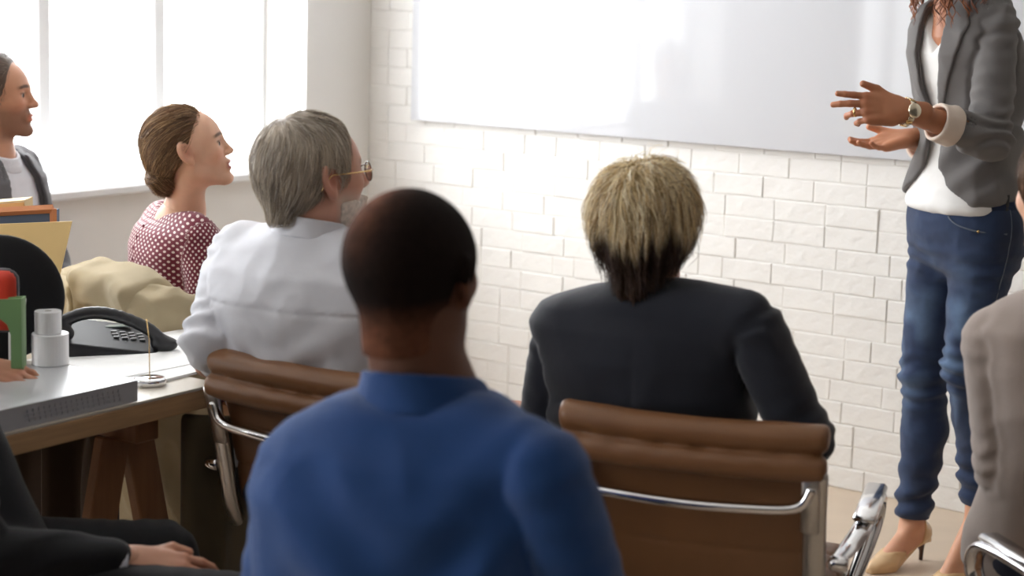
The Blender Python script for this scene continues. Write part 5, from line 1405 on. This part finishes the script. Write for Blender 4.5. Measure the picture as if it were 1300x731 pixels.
def tp(x, y, z): return V3(TA_[0], TA_[1], 0)+tdir*x+tside*y+UP*z
M_wleg = mat('trestle_wood', lin((140, 96, 62)), .55, noise=.2, nscale=6, bump=.15, bscale=30, stretch=(8, 8, 1))
for x0 in (.15, 1.45):
    for sy, y0 in ((-1, .12), (1, .70)):
        for dx in (-1, 1):
            board(tp(x0+dx*.17, y0, .003), tp(x0+dx*.03, y0, TZ-.10), .074, .028, tside, M_wleg)
    board(tp(x0, .05, TZ-.075), tp(x0, .77, TZ-.075), .06, .055, UP, M_wleg, 'trestle_beam')
    board(tp(x0+.0, .12, .26), tp(x0+.0, .70, .26), .05, .02, UP, M_wleg, 'trestle_rail')
dark_coat()
dark_coat(V3(-1.0, 3.72, 0), .17, 'brown_cloth', (62, 50, 40), 'dark brown cloth added to darken the space behind the trestle legs')  # filler cloth, added to keep the space under the table dark

# equipment box with vent slots, lined up with the table edge
M_steel = mat('grey_sheet_metal', lin((176, 177, 182)), .45, metal=.0); M_top2 = mat('pale_sheet_metal', lin((205, 207, 210)), .3, metal=.25)
def equipment():
    A = onz(168, 508, TZ); x0 = (A-TA_)@tdir; L = .40; Wd = .30; Hh = .042
    R = np.array([tdir, tside, UP]); c = V3(TA_[0], TA_[1], TZ+.001)+tdir*x0+tside*.004
    t = thing('network_box', 'flat grey metal equipment box with vent holes beside white rolls', 'electronics', c)
    obj('case', *box((0, .002, .002), (L, Wd, Hh-.0015), .0015, R=R, c=c), M_steel, t, smooth=False)
    obj('lid', *box((-.001, -.001, Hh-.0015), (L+.001, Wd+.001, Hh), .0006, R=R, c=c), M_top2, t, smooth=False)
    # front plate with real slots
    parts = []; gx0, gx1 = .045, .275; n = 18
    xs = np.linspace(gx0, gx1, n+1); rows = [(.008, .0145), (.0165, .023), (.025, .0315)]
    parts += [box((0, 0, 0), (gx0, .002, Hh-.002)), box((gx1, 0, 0), (L, .002, Hh-.002)), box((gx0, 0, 0), (gx1, .002, rows[0][0])), box((gx0, 0, rows[2][1]), (gx1, .002, Hh-.002))]
    for a, b in ((rows[0][1], rows[1][0]), (rows[1][1], rows[2][0])): parts.append(box((gx0, 0, a), (gx1, .002, b)))
    for ri, (a, b) in enumerate(rows):
        for i in range(n+1):
            xx = xs[i]+(ri-1)*.002; parts.append(box((xx-.0022, 0, a), (xx+.0022, .002, b)))
    v, f_ = join(*parts); obj('vent_plate', v@R+c, f_, M_steel, t, smooth=False)
    obj('vent_shadow_plate', *box((gx0, .0024, .004), (gx1, .0034, Hh-.006), 0, R=R, c=c), M_black, t, smooth=False, label='black plate standing in for the shade behind the vent holes')  # shade inside the case drawn as a black backing plate
    for x in (.36, .385):
        for z in (.010, .032): obj('screw', *lathe([(0, 0), (.0035, 0), (.003, .0018), (0, .002)], 12, c=c+R.T@V3(x, 0, z), R=np.array([tdir, UP, -tside])), M_chrome, t)
    return c, Hh
ec, eh = equipment()
TOPB = TZ+.001+eh
# white rolls standing on the metal box
def roll_(pxx, pyy, z, r, h, hole, label, name='paper_roll'):
    c = onz(pxx, pyy, z+.0006); t = thing(name, label, 'paper roll', c, group=None)
    k = 34; obj('roll_body', *lathe([(hole, 0), (r-.001, 0), (r, .001), (r, h-.001), (r-.001, h), (hole, h), (hole, 0)], k, c=c), M_white, t, smooth=False)
    obj('core', *lathe([(hole-.0012, .001), (hole, .001), (hole, h-.001), (hole-.0012, h-.001), (hole-.0012, .001)], k, c=c), mat('grey_card', (.45, .42, .38), .8), t)
    return c
rc = roll_(64, 461, TOPB, .0365, .062, .010, 'wider white roll standing on the grey metal box')
t2 = thing('paper_roll', 'narrower white roll stacked upon the wider white roll', 'paper roll', rc+UP*.0626)
obj('roll_body', *lathe([(.008, 0), (.0255, 0), (.0265, .001), (.0265, .044), (.0255, .045), (.008, .045), (.008, 0)], 34, c=rc+UP*.0626-V3(.004, 0, 0)), M_white, t2, smooth=False)
obj('core', *lathe([(.0068, .001), (.008, .001), (.008, .044), (.0068, .044), (.0068, .001)], 24, c=rc+UP*.0626-V3(.004, 0, 0)), mat('grey_card', (.45, .42, .38), .8), t2)

# desk phone
def phone():
    c = onz(128, 452, TZ); R = np.array([nrm(V3(.93, .35, 0)), nrm(V3(-.35, .93, 0)), UP]); c = c+R.T@V3(-.005, .04, .001)
    t = thing('desk_phone', 'black desk phone with arched handset on the paper-strewn table', 'phone', c)
    W = lambda *a: c+R.T@V3(*a)
    def base(X):
        Q = (X-c)@R.T; d = s_box(Q, (.02, .03, .03), (.11, .10, .046), .01); return smax(d, (Q[:, 2]-.050-.12*(Q[:, 1]-.03)+.16*(Q[:, 0]+.08)), .004)
    sdf_obj('base', base, c-V3(.2, .2, .01), c+V3(.25, .25, .12), .004, mat('phone_black', (.012, .012, .014), .55, spec=.3), t)
    def hs(X):
        Q = (X-c)@R.T; d = None; P_ = catmull([V3(-.085, -.035, .075), V3(-.03, -.038, .094), V3(.03, -.040, .090), V3(.10, -.042, .060), V3(.135, -.044, .030)], 4)
        for i in range(len(P_)-1): e = s_cone(Q, P_[i], P_[i+1], .013, .013); d = e if d is None else smin(d, e, .004)
        d = smin(d, s_ell(Q, (-.08, -.036, .052), (.030, .024, .020)), .012); d = smin(d, s_ell(Q, (.142, -.044, .020), (.030, .022, .017)), .012); return d
    sdf_obj('handset', hs, c-V3(.2, .2, .03), c+V3(.25, .2, .15), .0032, M_black, t)
    keys = M_rubber
    for i in range(4):
        for j in range(3): obj('key', *box((-.007, -.005, 0), (.007, .005, .004), .0015, R=R, c=W(.045+i*.019, .01+j*.02, .0505+.12*(.01+j*.02-.03)-.16*(.125+i*.019))), mat('grey_key', (.2, .2, .2), .5), t, smooth=False)
    obj('display', *box((-.03, -.012, 0), (.03, .012, .003), .001, R=R, c=W(.06, .095, .0365)), mat('phone_display', (.25, .3, .28), .15), t, smooth=False)
phone()
# papers
def sheet(name, label, cx, cy, w, l, ang, z, n=1, over=0, curl=.0, m=M_paper, cat='paper', group=None):
    c = onz(cx, cy, z); a = nrm(V3(math.cos(ang), math.sin(ang), 0)); b = V3(-a[1], a[0], 0); h = .0006*n
    g = 9; V = []; Fs = []
    for q in (0, 1):
        for i in range(g):
            for j in range(g):
                u, v = i/(g-1)-.5, j/(g-1)-.5; V.append(c+a*w*u+b*l*v+UP*(q*h+.0008+curl*(max(u, 0)*2)**3))
    for i in range(g-1):
        for j in range(g-1):
            k = i*g+j; Fs.append((k, k+1, k+g+1, k+g)); k += g*g; Fs.append((k, k+g, k+g+1, k+1))
    bd_ = [i*g for i in range(g)]+[(g-1)*g+j for j in range(1, g)]+[i*g+g-1 for i in range(g-2, -1, -1)]+[j for j in range(g-2, 0, -1)]
    for i in range(len(bd_)): p_, q_ = bd_[i], bd_[(i+1) % len(bd_)]; Fs.append((p_, q_, q_+g*g, p_+g*g))
    org = c; o = bpy.data.objects.new(name, mkmesh(name, np.array(V)-org, Fs, m, False)); col.objects.link(o); setloc(o, org)
    return tag(o, label, cat, group)
sheet('paper_stack', 'white stack of papers near the table front edge, in front of the phone', 196, 468, .30, .21, math.radians(58), TZ, 9)
sheet('drawing_sheet', 'large white sheet reaching past the phone under the beige coat', 196, 447, .42, .30, math.radians(52), TZ+.0062, 1)
sheet('drawing_sheet', 'white sheet lying behind the phone and rolls', 118, 428, .42, .34, math.radians(60), TZ+.0, 3)
# wire memo holder
mc_ = onz(190, 488, TZ+.0005); mh = thing('memo_holder', 'round metal memo stand with a thin upright wire by the table corner', 'memo stand', mc_)
obj('base', *lathe([(0, 0), (.031, 0), (.033, .002), (.033, .012), (.031, .0145), (.024, .0155), (0, .016)], 36, c=mc_), M_chrome, mh, smooth=True)
obj('wire', *tube([mc_+UP*.015, mc_+UP*.09-V3(.001, 0, 0), mc_+UP*.135+V3(-.006, 0, 0)], .0011, 8), mat('gold_metal', (.75, .52, .24), .22, metal=1), mh)

# big round black lamp reflector, folders, green and red file boxes on the left of the table
GY = onz(22, 469, TOPB)[1]-.07
def lamp():
    c = onz(18, 462, TZ); c = c+V3(-.06, .10, 0); t = thing('desk_lamp', 'black desk lamp with a huge round black shade behind the green file', 'lamp', c)
    c[1] = GY+.16; hd = at(0, 378, c[1]); n = nrm(V3(.12, -1, .05)); R = frame_yx(n, V3(1, .2, 0)); 
    rr = .128; prof = [(rr*math.sin(a), .030*(1-math.cos(a))*-1+.030) for a in np.linspace(0.02, math.pi/2, 10)]
    prof = prof+[(rr, -.004), (rr-.003, -.004)]+[((rr-.004)*math.sin(a), .026*(math.cos(a))) for a in np.linspace(math.pi/2, .02, 8)]
    Rz = np.array([R[0], R[2], R[1]]); obj('lamp_shade', *lathe(prof, 48, c=hd, R=Rz), mat('matt_black', (.012, .012, .013), .75, spec=.2), t)
    obj('base', *lathe([(0, 0), (.075, 0), (.08, .004), (.078, .016), (.02, .022), (0, .022)], 32, c=c), M_black, t)
    obj('pole', *tube([c+UP*.02, c+UP*.09+V3(0, .03, 0), hd-n*.03], .008, 10), M_black, t)
lamp()
M_man = mat('manila', lin((230, 198, 138)), .75, noise=.04); M_or = mat('orange_card', lin((210, 138, 92)), .7); M_bl = mat('blue_card', lin((96, 112, 136)), .7, noise=.04); M_cr = mat('cream_card', lin((232, 208, 160)), .75)
def folder(name, label, p0, p1, p2, p3, Y, m, th=.008, extra=None):
    """upright card folder through four picture corners at depth Y (built as a thick slab, bottom on the table or shelf)"""
    A = [at(*q, Y) for q in (p0, p1, p2, p3)]; nrm_ = V3(0, 1, 0); V = np.vstack([A, [a+nrm_*th for a in A]]); org = V[:, :].mean(0); org[2] = V[:, 2].min()
    f_ = [(0, 1, 2, 3), (7, 6, 5, 4), (0, 4, 5, 1), (1, 5, 6, 2), (2, 6, 7, 3), (3, 7, 4, 0)]
    o = bpy.data.objects.new(name, mkmesh(name, V-org, f_, m, False)); col.objects.link(o); setloc(o, org); return tag(o, label, 'folder')
YF = 3.98
zt = TZ+.001
def slab(name, label, xpl, xpr, ytop_l, ytop_r, Y, m, th, xbr=None, dy=0, cat='folder'):
    TL, TRt = at(xpl, ytop_l, Y), at(xpr, ytop_r, Y); BRt = V3((at(xbr, 460, Y)[0] if xbr is not None else TRt[0]), Y, zt); BLt = V3(TL[0], Y, zt)
    A = np.array([TL, TRt, BRt, BLt]); V = np.vstack([A, A+V3(0, th, 0)]); org = V3(BLt[0], Y, zt)
    o = bpy.data.objects.new(name, mkmesh(name, V-org, [(0, 3, 2, 1), (4, 5, 6, 7), (0, 1, 5, 4), (1, 2, 6, 5), (2, 3, 7, 6), (3, 0, 4, 7)], m, False)); col.objects.link(o); setloc(o, org)
    return tag(o, label, cat)
slab('folder', 'manila yellow folder standing nearest, with a slanted right edge', -70, 91, 287, 281, 3.86, M_man, .006, xbr=58)
bf_ = slab('file_box', 'blue file box with an orange rim behind the manila folder', -70, 68, 276, 268, 3.90, M_bl, .05, cat='file box')
a_, b_ = at(-70, 276, 3.90), at(68, 268, 3.90)
obj('rim', *join(tube([a_+V3(0, -.003, .006), b_+V3(0, -.003, .006)], .010, 4), tube([b_+V3(0, -.003, .006), V3(b_[0], 3.897, zt+.01)], .008, 4)), M_or, bf_, smooth=False, label='orange edge of the blue file box')
bx = slab('file_box', 'cream and orange topped box, topmost behind the blue file', -70, 31, 262, 254, 3.97, M_cr, .07, cat='file box')
a_, b_ = at(-70, 270, 3.968), at(31, 263, 3.968)
obj('band', *tube([a_, b_], .011, 4), mat('orange_card2', lin((206, 150, 84)), .7), bx, smooth=False)

def green_file():
    Y = GY; c = at(-10, 470, Y); c[2] = TOPB+.001
    m = mat('green_plastic', lin((112, 146, 96)), .5)
    # magazine file: side panel with a swept cut-out, built as an extruded outline plus back and base
    P_ = [(-70, 384), (27, 379), (28, 468), (14, 468), (13.5, 425), (9, 412), (0, 405), (-14, 402), (-70, 402)]
    A = np.array([at(x, y, Y) for x, y in P_]); th = V3(0, .006, 0); n = len(A); A[:, 2] = np.maximum(A[:, 2], c[2])
    V = np.vstack([A, A+th]); Fs = [tuple(range(n)), tuple(range(n, 2*n))[::-1]]+[(i, i+n, (i+1) % n+n, (i+1) % n) for i in range(n)]
    org = V3(c[0], Y, c[2]); t = bpy.data.objects.new('magazine_file', mkmesh('magazine_file', V-org, Fs, m, False)); col.objects.link(t); setloc(t, org)
    tag(t, 'green magazine file with a curved cut-out at the left edge', 'file holder')
    obj('side_panel', V+V3(0, .025, 0), Fs, m, t, smooth=False)
    rt = at(27.5, 379, Y); obj('end_panel', *box((rt[0]-.004, Y+.006, c[2]), (rt[0], Y+.025, rt[2]), .001), m, t, smooth=False)
    pp = slab('paper', 'white paper corner sticking out behind the green file', 10, 33, 381, 379, Y+.10, M_paper, .003, xbr=24, cat='paper')
    # red rounded case with grey sleeve, standing in the green file
    def red(X, rad=.024, e=0):
        a = at(-20, 362, Y+.03); hw = at(26, 362, Y+.03)[0]-a[0]; Q = X-V3(a[0], Y+.034, a[2]); return s_box(Q, (0, 0, -.03), (hw+e, .010+e*.5, .068+e), .03+e)
    a = at(-20, 362, Y+.03); lo, hi = a-V3(.16, .06, .16), a+V3(.16, .09, .12)
    def red2(X): q = red(X); return q
    v, q = mesh_sdf(red2, lo, hi, .004); org = V3(a[0], Y+.034, v[:, 2].min()); o = bpy.data.objects.new('case', mkmesh('case', v-org, q, mat('red_plastic', lin((214, 66, 46)), .4))); col.objects.link(o); setloc(o, org)
    tag(o, 'rounded red case standing in the green magazine file', 'case')
    def grey(X): return smax(red(X, e=.009), -(red(X)+.0)*1.0-.0005 if False else -(X[:, 1]-(Y+.034)), .003)
    v, q = mesh_sdf(grey, lo, hi, .004); obj('sleeve', v, q, mat('dark_grey_plastic', (.09, .09, .1), .5), o, label='dark grey sleeve behind the red front')
green_file()
